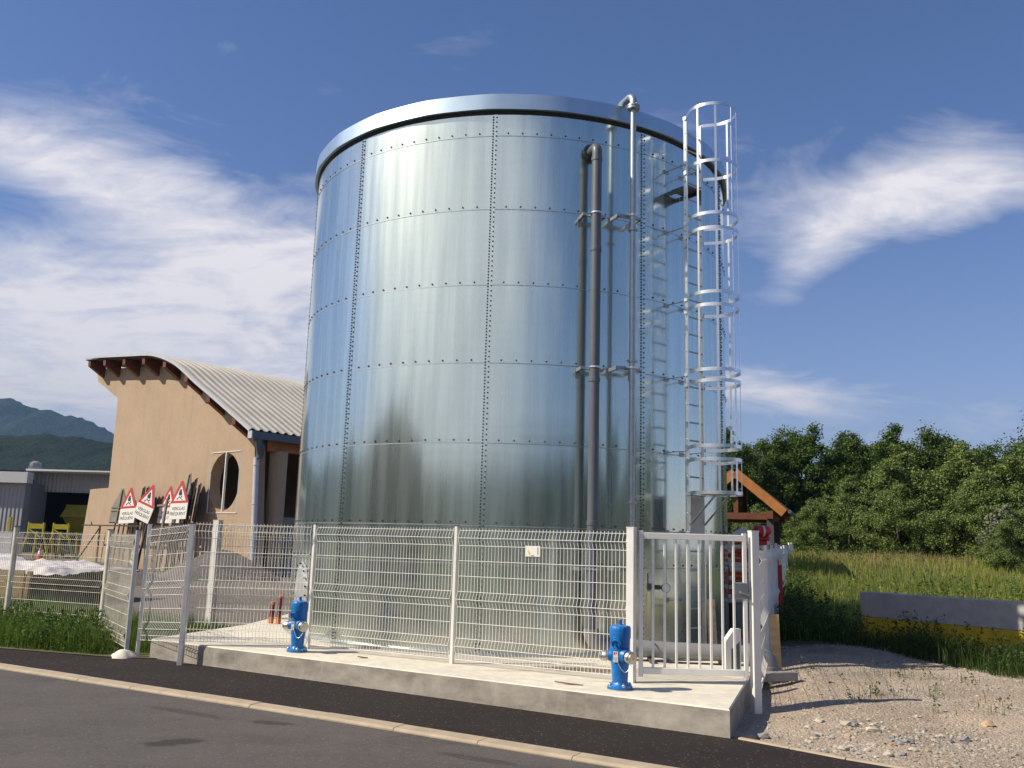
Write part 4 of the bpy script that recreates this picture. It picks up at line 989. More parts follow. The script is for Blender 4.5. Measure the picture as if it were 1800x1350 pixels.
road_sign(4.75, 1.05, 4.20, -8, 2, True, 'rightmost icy-road warning sign, nearest the round barn opening, its whole front showing')
road_sign(4.95, .55, 4.62, 14, 0, False, 'tall grey sign back rising above all other signs', scale=1.08)
for i, (s, o, tp) in enumerate(((4.75, .5, 4.2), (4.45, .5, 4.38), (4.15, .45, 4.12))): road_sign(s, o, tp, 33, 0, False, 'dark edge-on road sign at the right end of the leaning row by the round opening', 'dark signs at the right end', dark=True)
road_sign(7.3, 1.6, 1.55, 15, -12, True, 'small icy-road sign standing low on the ground in front of the others', scale=.80, legs=False)
tp = thing('sign_post', 'lone dark grey post with a short arm standing in front of the leaning signs', 'post', tuple(BP(5.75, -.2, 1.5)))
b = MB(); b.beam(BP(5.75, -.25, 1.5), BP(5.70, 3.35, 1.2), .13, .09, en); b.build('upright', S_BACK, tp)
b = MB(); b.beam(BP(5.70, 3.05, 1.25), BP(6.45, 3.0, 1.25), .06, .10); b.build('arm', S_BACK, tp)
rk = thing('sign_rack', 'thin brown rail rack in front of the barn that the signs lean on', 'rack', tuple(BP(9, -.2, .8)))
b = MB(); b.beam(BP(14.6, 2.0, .9), BP(4.0, 2.0, .9), .07, .07); b.build('rail', S_LEG, rk)
for s in (12.7, 9.3, 4.1):
    b = MB(); b.beam(BP(s, -.25, .9), BP(s, 2.0, .9), .07, .07, en); b.build('upright', S_LEG, rk)
for s in (14.5, 13.6): 
    b = MB(); b.beam(BP(s, 1.99, .9), BP(s + .12, 2.18, .9), .04, .04, en); b.build('hook', S_LEG, rk)
pr = thing('prop_pole', 'thin dark pole propped slantwise against the left end of the barn', 'pole', tuple(BP(14.4, -.2, .8)))
b = MB(); b.tube([BP(15.0, -.2, 1.0), BP(14.0, 1.9, .25)], .04, 8); b.build('shaft', S_LEG, pr); b = MB(); b.tube([BP(15.0, -.23, 1.0), BP(14.98, -.12, .98)], .06, 8); b.build('foot', S_LEG, pr)

# ------------------------------------------------------------------ yard: bin with tarpaulin, hangar, machines
PLANK = pm('pale_planks', (.50, .36, .20), .75, 0, .2, 2.5, .3, 14, .01, st=(1, 1, 6))
PLANK_D = pm('brown_and_shaded_planks', (.20, .125, .075), .8, 0, .25, 2.5, .3, 14, .01, st=(1, 1, 6))  # brown wood, also standing in for shade on the bin side
TARP = pm('white_tarpaulin', (.74, .69, .66), .5, 0, .06, 2, .4, 5, .05)
bi = thing('timber_bin', 'low timber bin in the yard, pale planks in front, shaded side coloured darker', 'bin', (-12.6, 22.6, -.2))
b = MB(); b.beam((-15.2, 22.15, .22), (-11.55, 22.05, .22), .05, .84); b.build('front_boards', PLANK, bi)
b = MB(); b.beam((-11.50, 22.1, .20), (-11.0, 26.0, .10), .05, .78); b.build('side_boards', PLANK_D, bi)  # side turned from the sun; its shade is put into the plank colour
b = MB(); b.beam((-15.2, 22.2, .2), (-14.6, 26.4, .2), .05, .78); b.beam((-14.6, 26.4, .2), (-11.0, 26.0, .2), .05, .78); b.build('rear_boards', PLANK_D, bi)
for x, y in ((-11.44, 22.02), (-11.28, 23.4), (-10.98, 25.9)):
    b = MB(); b.beam((x, y, -.25), (x + .05, y, .62), .09, .11, bev=.01); b.build('corner_post', PLANK if y < 22.5 else PLANK_D, bi)  # posts along the shaded side also take the darker colour
b = MB()
def tf(u, v):
    x = -15.1 + 4.2 * u + .55 * v; y = 22.1 + 3.9 * v
    z = .62 + .05 * math.sin(math.pi * v) + .13 * max(0, mnoise.noise(Vector((x * .9, y * .9, 2)))) + .06 * mnoise.noise(Vector((x * 3, y * 3, 7))) + .26 * smooth01(.55, 0, u) + .05 * mnoise.noise(Vector((x * 7, y * 7, 3))) + .12 * math.exp(-((u - .62) / .16) ** 2)
    ed = min(u, 1 - u, v, 1 - v) * 12; return (x, y, z - .10 * max(0, 1 - ed))
b.grid(tf, 60, 40); tag(b.build('tarpaulin', TARP, smooth=70, fix=False), 'crumpled white tarpaulin laid over the timber bin', 'tarpaulin')

CLAD = NT('grey_cladding'); sp = CLAD.n('ShaderNodeSeparateXYZ'); CLAD.l(CLAD.tc.outputs['Object'], sp.inputs[0])
wv = CLAD.math('SINE', CLAD.math('MULTIPLY', sp.outputs[0], 18.0)); CLAD.col(CLAD.ramp(CLAD.noise(.4, 4, .6), [(.3, (.27, .275, .29)), (.7, (.33, .335, .35))])); CLAD.rough(.6); CLAD.bump(wv, .8, .05); CLAD = CLAD.m
hg = thing('warehouse', 'long grey metal clad hangar with a wide dark opening behind the yard', 'warehouse', (-42, 80, -.2))
FAS = pm('white_fascia', (.66, .66, .64), .5, 0, .05); DK = pm('dark_interior', (.035, .035, .04), .8)
b = MB(); b.box((-53.5, 79.6, 2.7), (22.6, 1.2, 6.2)); b.build('front_wall', CLAD, hg)
b = MB(); b.box((-30, 82.0, 6.0), (26, .5, 1.7)); b.box((-24, 82.0, 2.4), (14, .5, 5.5)); b.build('lintel_wall', CLAD, hg)
b = MB(); b.box((-53.8, 79.0, 6.2), (23.8, 1.0, .95)); b.build('fascia', FAS, hg)
b = MB(); b.box((-30, 81.6, 7.0), (27, 1.0, .28)); b.build('roof_edge', FAS, hg)
b = MB(); b.add([(-66, 79.2, 6.68), (-17, 81.2, 7.15), (-17, 104, 8.2), (-66, 104, 8.2)], [(0, 1, 2, 3)]); b.build('roof', ZINC, hg)
b = MB(); b.box((-40, 103, 3.6), (50, .5, 7.6)); b.build('rear_wall', DK, hg)
b = MB(); b.box((-66, 92, 3.2), (.4, 23, 7)); b.box((-17, 92, 3.2), (.4, 23, 7)); b.build('end_wall', CLAD, hg)
b = MB(); b.box((-44.4, 84.4, 7.35), (.9, .8, .5)); b.lathe([(.5, 7.6), (.5, 7.9), (.2, 8.1)], 10, (-44.4, 84.4, 0)); b.build('roof_vent', PVC_L, hg)
b = MB(); b.box((-42.5, 81.2, 2.7), (.9, 2.6, 6.1)); b.build('door_jamb', pm('jamb_grey', (.20, .21, .24), .6), hg)
YEL = pm('yellow_machine_paint', (.46, .41, .02), .5, 0, .12, 3); YELD = pm('dull_yellow_paint', (.26, .24, .02), .6, 0, .2, 2)
TYRE = pm('tyre_rubber', (.02, .02, .02), .8)
def spreader(x, y, s, label):
    r = thing('salt_spreader', label, 'spreader', (x, y, -.2))
    b = MB()
    for (z0, z1, w0, w1) in ((1.5, 3.0, 1.5, 2.6), (3.0, 4.0, 2.9, 2.3)):
        b.add([(x + sx * w / 2 * s, y + sy * w * .8 * s, -.2 + z * s) for z, w in ((z0, w0), (z1, w1)) for sx, sy in ((-1, -1), (1, -1), (1, 1), (-1, 1))], [(3, 2, 1, 0), (4, 5, 6, 7), (0, 1, 5, 4), (1, 2, 6, 5), (2, 3, 7, 6), (3, 0, 4, 7)])
    b.build('hopper', YELD, r)
    b = MB(); b.beam((x - 1.3 * s, y - 1.6 * s, -.2 + 4.02 * s), (x + 1.3 * s, y - 1.6 * s, -.2 + 4.02 * s), .15, .15); b.build('hopper_rim', YEL, r)
    for sx in (-1, 1):
        for sy in (-1, 1):
            b = MB(); b.beam((x + sx * .7 * s, y + sy * .9 * s, -.2), (x + sx * .6 * s, y + sy * .8 * s, -.2 + 1.55 * s), .14, .14); b.build('leg', DARKST, r)
    b = MB(); b.lathe([(.5 * s, 0), (.5 * s, .15), (.1, .2)], 16, (x, y - 1.3 * s, .35)); b.build('spinner_disc', DARKST, r)
spreader(-39.2, 85.0, 1.05, 'yellow salt spreader in the dark of the hangar opening, left of the dark gap')
spreader(-34.4, 85.0, .95, 'yellow salt spreader in the dark of the hangar opening, partly behind the barn')
def stand(x, y, label):
    r = thing('spreader_stand', label, 'stand', (x, y, -.2)); w = .55
    for sx, lx in ((-1, -1.15), (1, 1.25)):
        for sy in (-.6, .6):
            b = MB(); b.tube([(x + sx * w, y + sy, 1.6), (x + lx * w * 1.02, y + sy, -.2)] if sy > 0 else [(x + sx * w * .85, y + sy, 1.6), (x + lx * w * 1.5, y + sy, -.2)], .075, 8); b.build('leg', YEL, r)
    b = MB(); b.beam((x - w, y - .6, 1.95), (x + w, y - .6, 1.95), .14, .34); b.build('top_rail', YEL, r)
    b = MB(); b.tube([(x - w, y - .62, 1.8), (x + w * .6, y - .62, 1.2)], .06, 8); b.tube([(x - w * 1.15, y - .62, .9), (x + w * 1.2, y - .62, .3)], .05, 8); b.build('brace', YEL, r)
    b = MB(); b.tube([(x + w * .9, y - .6, 2.2), (x + w * .9, y - .6, 1.2)], .08, 8); b.tube([(x - w * .95, y - .6, 2.2), (x - w * .95, y - .6, 1.2)], .08, 8); b.build('upright', YEL, r)
    return r
stand(-32.25, 63, 'bright yellow steel stand with splayed legs in the yard, behind the red cone'); stand(-30.75, 63.4, 'bright yellow steel stand with splayed legs in the yard, beside the grey car')
for i, (x, lb) in enumerate(((-33.9, 'thin yellow upright post left of the yellow stands'), (-35.0, 'short yellow post in the yard nearest the left hangar wall'))):
    r = thing('yellow_post', lb, 'post', (x, 62, -.2)); b = MB(); b.beam((x, 62, -.2), (x, 62, 2.5 - i * .2), .18, .18); b.build('upright', YEL, r); b = MB(); b.beam((x - .4, 62, -.16), (x + .4, 62, -.16), .5, .08); b.build('foot', YEL, r)
# small grey van seen from behind
vx, vy = -31.4, 66.0
van = thing('grey_van', 'grey van parked in the yard seen from behind beside the barn', 'van', (vx, vy, -.2))
GV = pm('grey_car_paint', (.16, .19, .22), .3, .3, .05); GLASS = pm('dark_glass', (.015, .02, .025), .08)
b = MB(); b.prism([(-2.1, .3), (2.1, .3), (2.15, .85), (1.35, 1.0), (.75, 1.72), (-1.95, 1.76), (-2.15, .95)], (vx - .85, vy, -.2), (-.30, .954, 0), Z, (.954, .30, 0), 1.7); b.build('body', GV, van, smooth=20)
hx = Vector((-.30, .954, 0)); wx = Vector((.954, .30, 0)); vo = Vector((vx - .85, vy, -.2))
b = MB(); b.prism([(.14, 1.02), (1.56, 1.02), (1.46, 1.55), (.24, 1.55)], vo + hx * -2.16, wx, Z, -hx, .02); b.build('rear_window', GLASS, van)
b = MB(); b.prism([(-1.8, 1.05), (1.15, 1.05), (.7, 1.58), (-1.8, 1.6)], vo + wx * 1.70, hx, Z, wx, .015); b.build('side_window', GLASS, van)
for s in (.06, 1.46):
    b = MB(); b.prism([(s, .62), (s + .18, .62), (s + .18, 1.0), (s, 1.0)], vo + hx * -2.17, wx, Z, -hx, .03); b.build('tail_lamp', pm('lamp_red', (.42, .02, .02), .3), van)
for hh in (-1.35, 1.35):
    for ww in (.02, 1.68):
        b = MB(); b.lathe([(.30, -.09), (.32, -.05), (.32, .05), (.30, .09)], 20, vo + hx * hh + wx * ww + Z * .32, wx); w = b.build('wheel', TYRE, van, smooth=40)
        b = MB(); b.lathe([(.19, -.1), (.19, .1)], 14, vo + hx * hh + wx * ww + Z * .32, wx); b.build('rim', GALV, w, smooth=40)
cn = thing('traffic_cone', 'red traffic cone with a white band under the yellow stand in the yard', 'cone', (-30.3, 59.5, -.2))
b = MB(); b.lathe([(.22, .04), (.03, .95), (.02, .96)], 18, (-30.3, 59.5, -.2)); b.build('cone_body', pm('cone_red', (.60, .07, .03), .5), cn, smooth=40)
b = MB(); b.lathe([(.176, .34), (.126, .56)], 18, (-30.3, 59.5, -.2)); b.build('white_band', FEN_W, cn, smooth=40)
b = MB(); b.box((-30.3, 59.5, -.18), (.55, .55, .05)); b.build('foot', pm('cone_foot', (.45, .06, .03), .6), cn)
wb = thing('white_container', 'white plastic liquid container in a cage at the far left of the yard', 'container', (-31.6, 58, -.2))
b = MB(); b.beam((-31.6, 58, 0), (-31.6, 58, 1.45), 1.3, 1.2, (1, 0, 0), .12); b.build('tank_body', pm('white_plastic', (.72, .72, .72), .5), wb)
b = MB(); b.box((-31.6, 58, -.12), (1.35, 1.25, .14)); b.build('pallet', PLANK_D, wb)
b = MB(); b.lathe([(.16, 1.44), (.16, 1.56), (.1, 1.58)], 16, (-31.6, 58, 0)); b.build('lid', DARKST, wb)

# two short red plastic ducts at the left edge of the slab
RD = pm('dark_red_plastic', (.16, .022, .022), .5); OR_ = pm('orange_plastic', (.58, .17, .035), .5)
for x, y, zt, dx, lb in ((-4.20, 17.15, .53, .06, 'taller dark red duct with orange ends at the left slab edge'), (-4.36, 17.25, .40, .07, 'shorter dark red duct with orange foot beside the taller red duct')):
    r = thing('plastic_duct', lb, 'duct', (x, y, 0)); T = lambda z: (x + dx * z, y, z)
    b = MB(); b.tube([T(.12), T(zt - .06)], .043, 14); b.build('tube', RD, r, smooth=40)
    b = MB(); b.tube([T(0), T(.12)], .048, 14); b.build('foot', OR_, r, smooth=40)
    b = MB(); b.tube([T(zt - .06), T(zt - .01), T(zt)], [.046, .046, .035], 14); b.build('cap', OR_, r, smooth=40)
# bits lying on the slab
for x, y, a, l, lb in ((.75, 10.72, -.35, .34, 'thin brown stick lying on the slab left of the nearer hydrant'), (-1.9, 12.55, .1, .14, 'small brown splinter lying on the slab below the fence')):
    b = MB(); d = Vector((math.cos(a), math.sin(a), 0)); b.tube([Vector((x, y, .012)) - d * l / 2 + Z * .012, Vector((x, y, .012)), Vector((x, y, .01)) + d * l / 2], [.007, .011, .006], 6); tag(b.build('stick', PLANK_D), lb, 'stick')

# ------------------------------------------------------------------ right of the gate
pk = MB(); pk.beam((4.02, 13.72, -.26), (3.96, 13.62, .66), .135, .035, (.25, .95, 0)); tag(pk.build('timber_plank', PLANK), 'pale timber plank leaning upright against the side fence behind the gate post', 'plank')
pk = MB(); pk.beam((3.02, 13.4, .0), (3.0, 13.5, .86), .12, .035, (.25, .95, 0)); tag(pk.build('timber_plank', PLANK), 'pale timber plank standing on the slab behind the gate lock', 'plank')
cs = MB(); cs.beam((3.3, 12.55, -.10), (3.98, 12.75, -.09), .13, .12, bev=.01); tag(cs.build('concrete_strip', BLOCK_M), 'short pale concrete kerb strip under the grey pipe elbow', 'kerb strip')
# white drain channel box with a dark grating leaning by the gate
db = thing('drain_channel', 'white drain channel piece with a dark grating leaning behind the bottom of the gate', 'drain', (2.95, 12.15, 0))
b = MB(); b.prism([(-.11, 0), (.11, 0), (.11, .56), (.02, .56), (-.11, .40)], (2.98, 12.1, .0), (.97, .25, 0), Z, (-.25, .97, 0), .10); b.build('channel_body', FEN_W, db)
b = MB(); b.prism([(-.03, .04), (.09, .04), (.09, .40), (-.03, .30)], Vector((2.98, 12.1, .0)) - Vector((-.25, .97, 0)) * .004, (.97, .25, 0), Z, (-.25, .97, 0), .004); gr = b.build('grating', pm('grating_dark', (.12, .12, .125), .6), db)
b = MB()
for i in range(9):
    z = .065 + i * .027; b.prism([(-.012, z), (.028 - .014 * (i % 2), z), (.028 - .014 * (i % 2), z + .013), (-.012, z + .013)], Vector((2.995, 12.1, .0)) - Vector((-.25, .97, 0)) * .0065, (.97, .25, 0), Z, (-.25, .97, 0), .003)
b.build('pale_marks', pm('mark_pale', (.5, .5, .5), .6), gr)

# stack of red and white barrier boards on concrete blocks
BR = pm('barrier_red', (.55, .035, .03), .4, 0, .1, 6); BW = pm('barrier_white', (.78, .76, .74), .4, 0, .05, 6)
blk = MB(); blk.box((4.62, 17.55, .30), (.80, .9, .62)); tag(blk.build('concrete_block', BLOCK_M), 'grey concrete block carrying the stacked red and white barrier boards', 'block')
z = .612; cols = 'WRRWRRRWWRRRWRR'
for i, cc in enumerate(cols):
    h = .080; yaw = random.uniform(-.05, .05); x = 4.55 + random.uniform(-.02, .02); y = 17.3
    r = thing('barrier_board', ('red' if cc == 'R' else 'white') + ' ribbed plastic barrier board in the stack behind the gate', 'barrier board', (x, y, z), 'stacked red barrier boards' if cc == 'R' else 'stacked white barrier boards')
    d = Vector((math.cos(yaw), math.sin(yaw), 0)); b = MB(); c = Vector((x, y, z + h / 2))
    b.beam(c - d * .40, c + d * .40, .30, h - .012, bev=.018)
    b.build('board', BR if cc == 'R' else BW, r, smooth=30)
    for s in (-.40, .34):
        b = MB(); b.beam(c + d * s, c + d * (s + .06), .32, h - .004, bev=.012); b.build('end_cap', BW if (i % 2 or cc == 'W') else BR, r, smooth=30)
    z += h + .003
tb = thing('traffic_barrier', 'rounded red traffic barrier with white stripes lying on top of the board stack', 'barrier', (4.72, 17.3, z))
b = MB(); b.tube([(4.62, 17.1, z + .06), (4.66, 17.1, z + .09), (4.9, 17.15, z + .09), (4.94, 17.15, z + .05)], [.05, .10, .10, .06], 16); b.build('body', BR, tb, smooth=50)
b = MB()
for xx in (4.68, 4.78): b.tube([(xx, 17.105, z + .09), (xx + .035, 17.11, z + .09)], .103, 16)
b.build('white_stripe', BW, tb, smooth=50)
wd = MB(); wd.prism([(0, 0), (.34, 0), (.34, .05), (.30, .17), (.20, .14)], (4.22, 17.15, z), (1, 0, 0), Z, (0, 1, 0), .2); tag(wd.build('barrier_wedge', BW), 'white plastic wedge on top of the barrier board stack', 'wedge')
rp = MB(); rp.tube([(5.55, 20.0, 1.32), (5.95, 20.1, 1.36)], .06, 10); rp.box((5.75, 20.05, .6), (.5, .2, 1.4)); tag(rp.build('red_barrier', BR), 'small red plastic barrier showing over the side fence below the shelter post', 'barrier')

# timber shelter with a gable roof
ks = thing('timber_shelter', 'small orange brown timber shelter with a gable roof behind the tank', 'shelter', (6.9, 28, .2))
ax = Vector((.94, -.34, 0)).normalized(); ay = Vector((.34, .94, 0)).normalized(); K0 = Vector((7.02, 28, 0))
def KP(u, v, z): return K0 + ax * u + ay * v + Z * z
ZR, ZE, HWk = 4.00, 2.72, 1.45
for v in (0, 3.0):
    for s in (-1, 1):
        b = MB(); d1, d2 = KP(0, v, ZR), KP(s * (HWk + .0), v, ZE + .04); b.beam(d1, d2, .10, .27, Z); b.build('barge_board', WOOD_L, ks)
    b = MB(); b.beam(KP(-1.3, v + .25, 2.66), KP(1.3, v + .25, 2.66), .16, .20); b.build('tie_beam', WOOD, ks)
    b = MB(); b.beam(KP(0, v + .25, 2.7), KP(0, v + .25, 3.8), .14, .14, ay); b.build('king_post', WOOD, ks)
    for s in (-1, 1):
        b = MB(); b.beam(KP(s * 1.02, v + .25, -.2), KP(s * 1.02, v + .25, 2.58), .20, .20, ay); b.build('post', pm('weathered_post', (.075, .070, .075), .8), ks)
for s in (-1, 1):
    b = MB(); b.beam(KP(s * 1.02, -.05, 2.70), KP(s * 1.02, 3.3, 2.70), .2, .24); b.build('wall_plate', WOOD, ks)
    b = MB(); p = [KP(0, -.04, ZR + .12), KP(s * (HWk + .12), -.04, ZE + .13), KP(s * (HWk + .12), 3.1, ZE + .13), KP(0, 3.1, ZR + .12)]; b.add(p + [q + Z * .05 for q in p], [(0, 1, 2, 3), (7, 6, 5, 4), (0, 1, 5, 4), (1, 2, 6, 5), (2, 3, 7, 6), (3, 0, 4, 7)]); b.build('roof_slope', pm('brown_shingles', (.07, .045, .035), .8), ks)
b = MB(); b.tube([KP(HWk + .16, -.15, ZE + .08), KP(HWk + .16, 3.2, ZE + .08)], .06, 8); b.build('gutter', GUT, ks)
# low concrete and yellow barrier wall in the weeds
br = thing('barrier_wall', 'long low grey concrete barrier with a yellow painted lower band standing in the weeds', 'barrier wall', (8.7, 14.6, -.1))
u = Vector((.5635, -.8261, 0)); o = Vector((6.78, 17.33, 0)); nb = Vector((-.8261, -.5635, 0))
BG = concrete('barrier_concrete', (.46, .455, .46)); BY = pm('yellow_band_paint', (.60, .43, .012), .7, 0, .22, 5, c2=(.64, .47, .03))
b = MB(); b.beam(o + Z * .660, o + u * 8 + Z * .640, .34, .45, bev=.012); b.build('upper_block', BG, br)
b = MB(); b.beam(o + u * .004 + Z * .165, o + u * 7.99 + Z * .145, .33, .54); b.build('yellow_base', BY, br)

# ------------------------------------------------------------------ plants
def leaf_mat(name, c, c2, dry=None, trans=.32):
    t = NT(name); g = t.n('ShaderNodeNewGeometry')
    stops = [(0.0, scaled(c, .72)), (.5, c), (.85, c2), (1.0, scaled(c2, 1.18))]
    if dry: stops = [(0.0, scaled(c, .8)), (.45, c), (.68, c2), (1.0, dry)]
    base = t.ramp(g.outputs['Random Per Island'], stops)
    t.col(base); t.rough(.55); t.spec(.25)
    tr = t.n('ShaderNodeBsdfTranslucent'); t.l(t.mix(1.0, base, (1.0, 1.12, .55), 'MULTIPLY'), tr.inputs['Color'])
    mx = t.n('ShaderNodeMixShader'); mx.inputs[0].default_value = trans
    t.l(t.b.outputs[0], mx.inputs[1]); t.l(tr.outputs[0], mx.inputs[2]); t.l(mx.outputs[0], t.out.inputs['Surface']); return t.m
LEAF = [leaf_mat('broad_leaf', (.068, .115, .024), (.125, .185, .042)), leaf_mat('willow_leaf', (.145, .20, .056), (.235, .295, .10)), leaf_mat('pale_leaf', (.085, .115, .038), (.13, .16, .06)), leaf_mat('silver_leaf', (.17, .20, .13), (.28, .31, .22))]
BARK = pm('bark', (.075, .060, .045), .9, 0, .25, 4, .6, 25, .02)
def unit(v): return v / np.linalg.norm(v, axis=-1, keepdims=True)
def leaf_quads(P, size, up=.45, asp=.62, r=None):
    """one diamond leaf face at every point P, facing mostly up and outward with strong scatter"""
    n = len(P); nr = rng.normal(size=(n, 3)); nr[:, 2] += up * 2.0; nr = unit(nr)
    if r is not None: nr = unit(nr + r)
    a = unit(np.cross(nr, rng.normal(size=(n, 3)))); b = np.cross(nr, a); s = (size * rng.uniform(.6, 1.35, size=(n, 1)))
    return np.stack([P + a * s, P + b * s * asp + nr * s * .12, P - a * s, P - b * s * asp + nr * s * .12], axis=1)
def crown_points(cents, rads, per, shell=.62):
    P, N = [], []
    for c, r in zip(cents, rads):
        k = max(6, int(per * r * r)); d = unit(rng.normal(size=(k, 3))); q = np.clip(np.abs(rng.normal(.62, .36, size=(k, 1))), .05, 1.65); ax_ = unit(rng.normal(size=(1, 3)) + np.array([[0, 0, .4]])); d = d + ax_ * (d @ ax_.T) * rng.uniform(.2, .9)
        P.append(c + d * q * np.array([r, r, r * .78]) * .92); N.append(unit(d))
    return np.concatenate(P), np.concatenate(N)
def make_tree(name, label, group, H, Wd, base, mat, leaf=.17, per=230, ncl=46, seed=1, low=.12, sprout=.25, trunk=True, rr=(.11, .2)):
    global rng
    rng = np.random.default_rng(seed); rd = random.Random(seed)
    root = thing(name, label, 'tree' if 'tree' in name else 'shrub', (0, 0, 0), group)
    cents, rads = [], []
    while len(cents) < ncl:
        t = rd.random(); z = low + (1 - low) * t
        wz = (math.sin(math.pi * min(1, .18 + .80 * z)) ** .75) * (1 if base == 'round' else (1.05 - .35 * z))
        ang = rd.uniform(0, 6.283); q = rd.random() ** .45
        x, y = Wd * .5 * wz * q * math.cos(ang), Wd * .5 * wz * q * math.sin(ang)
        r = H * rd.uniform(*rr) * (1.05 - .45 * z)
        cents.append(np.array([x, y, H * z * .94])); rads.append(r)
    for i in range(int(ncl * sprout)):      # ragged tips breaking the outline
        c = cents[rd.randrange(len(cents))]; d = np.array([rd.uniform(-.5, .5), rd.uniform(-.5, .5), 1.0]); cents.append(c + d * H * .06); rads.append(H * rd.uniform(.04, .08))
    P, N = crown_points(cents, rads, per / (H * H) * 90)
    P[:, 2] = np.maximum(P[:, 2], .05)
    quads('crown', leaf_quads(P, leaf, .40, .62, N * .42), mat, root)
    b = MB(); h0 = H * .72
    b.tube([(0, 0, -.6), (.05, 0, H * .2), (-.06, .05, H * .45), (0, 0, h0)], [H * .022, H * .018, H * .013, H * .005], 9)
    for i in range(9 if trunk else 5):
        c = cents[rd.randrange(ncl)]; z0 = max(.3, c[2] * rd.uniform(.35, .6)); b.tube([(0, 0, min(z0, h0)), tuple(c * .6 + np.array([0, 0, z0 * .3])), tuple(c)], [H * .009, H * .005, H * .002], 5)
    b.build('trunk', BARK, root, smooth=60)
    return root
T_ = [make_tree('broadleaf_tree', '', 'trees', 8.5, 6.6, 'round', LEAF[0], .074, 1150, 120, s, .03, .30, True, (.055, .12)) for s in (3, 8, 21, 34)]
T2 = [make_tree('pale_tree', '', 'trees', 9.0, 5.6, 'round', LEAF[2], .10, 260, 50, 31, .10, .5, True, (.07, .15))]
S_ = [make_tree('willow_shrub', '', 'shrubs', 4.6, 5.4, 'low', LEAF[1], .050, 820, 90, s, .03, .5, False, (.07, .15)) for s in (41, 55)]
S2 = [make_tree('silver_shrub', '', 'shrubs', 2.6, 2.2, 'low', LEAF[3], .06, 260, 30, 61, .08, .8, False, (.08, .16))]
used = set()
def place(protos, k, x, y, sc, label, group=None, rz=None, z=None, sz=None):
    pr = protos[k % len(protos)]
    if pr in used: o = copy_tree(pr)
    else: o = pr; used.add(pr)
    o.location = (x, y, (ground_z(x, y) if z is None else z) - .1); o.rotation_euler = (0, 0, random.uniform(0, 6.28) if rz is None else rz); o.scale = (sc, sc, sz or sc)
    o['label'] = label
    if group: o['group'] = group
    elif 'group' in o: del o['group']
    return o
gT, gS, gB = 'dark trees along the back of the meadow', 'willow shrubs in front of the dark trees', 'trees hidden deep in the tree belt'
row = [(14.0, 57, .92), (16.9, 59, .97), (19.8, 60, 1.05), (22.8, 59, .98), (25.9, 61, 1.0), (28.8, 60, 1.0), (31.8, 61, .98), (35.0, 60, 1.02), (38.6, 60, 1.0), (42.5, 60, 1.0)]
lab = ['first dark tree right of the tank, its top beside the ladder cage', 'dark broad tree rising behind the ridge of the timber shelter', 'tallest dark tree of the row, a little right of the shelter roof', 'dark tree right of the tallest one, with a rounded top', 'dark tree in the middle of the row with a twin top', 'dark tree with a pointed top right of the middle of the row', 'dark tree with a flat top behind the tall shrubs', 'dark tree near the right edge standing behind the pale tree', 'rightmost dark tree of the row, at the edge of the photo', 'dark tree at the right end of the row, beyond the edge of the photo']
for i, ((x, y, s), l_) in enumerate(zip(row, lab)): place(T_, i, x, y, s * random.uniform(.95, 1.04), l_, gT)
for i in range(9): place(T_, i + 1, 13 + i * 3.7 + random.uniform(-.8, .8), 66 + random.uniform(-1, 2), random.uniform(.88, 1.0), 'dark tree of the second row showing only between the front crowns', gB)
place(T2, 0, 34.6, 57.5, 1.08, 'pale green loose tree rising at the right end of the tree row')
sh = [(13.6, 40.5, .55, 'low willow shrub at the left end of the shrub belt, right of the shelter'), (15.8, 42, .80, 'willow shrub stepping up right of the lowest shrub'), (17.0, 39.5, .72, 'willow shrub in front of the stepping shrubs, by the dry grass'), (18.6, 42.5, 1.10, 'tall rounded willow shrub in the middle of the belt'), (19.8, 38, .80, 'willow shrub in front of the tallest rounded shrub'), (21.3, 42, 1.16, 'broad willow shrub right of the middle of the belt'), (21.9, 36, .72, 'willow shrub standing nearest the meadow'), (24.0, 41, 1.24, 'tall willow shrub near the right edge of the photo'), (23.8, 35, .85, 'willow shrub low at the right edge of the photo'), (26.6, 40, 1.38, 'largest willow shrub, cut by the right edge of the photo'), (20.6, 31.5, .50, 'low shrub at the front of the belt near the right edge'), (18.0, 32.5, .42, 'lowest front shrub of the belt, in the grass'), (22.6, 31, .62, 'front shrub of the belt, cut by the right edge of the photo'), (12.6, 46, .55, 'small shrub under the eaves of the timber shelter'), (11.6, 43, .38, 'smallest shrub just right of the shelter post')]
for i, (x, y, s, l_) in enumerate(sh): place(S_, i, x, y, s, l_, gS)
place(S2, 0, 18.9, 34.5, .95, 'silvery grey young shrub in front of the green shrubs')
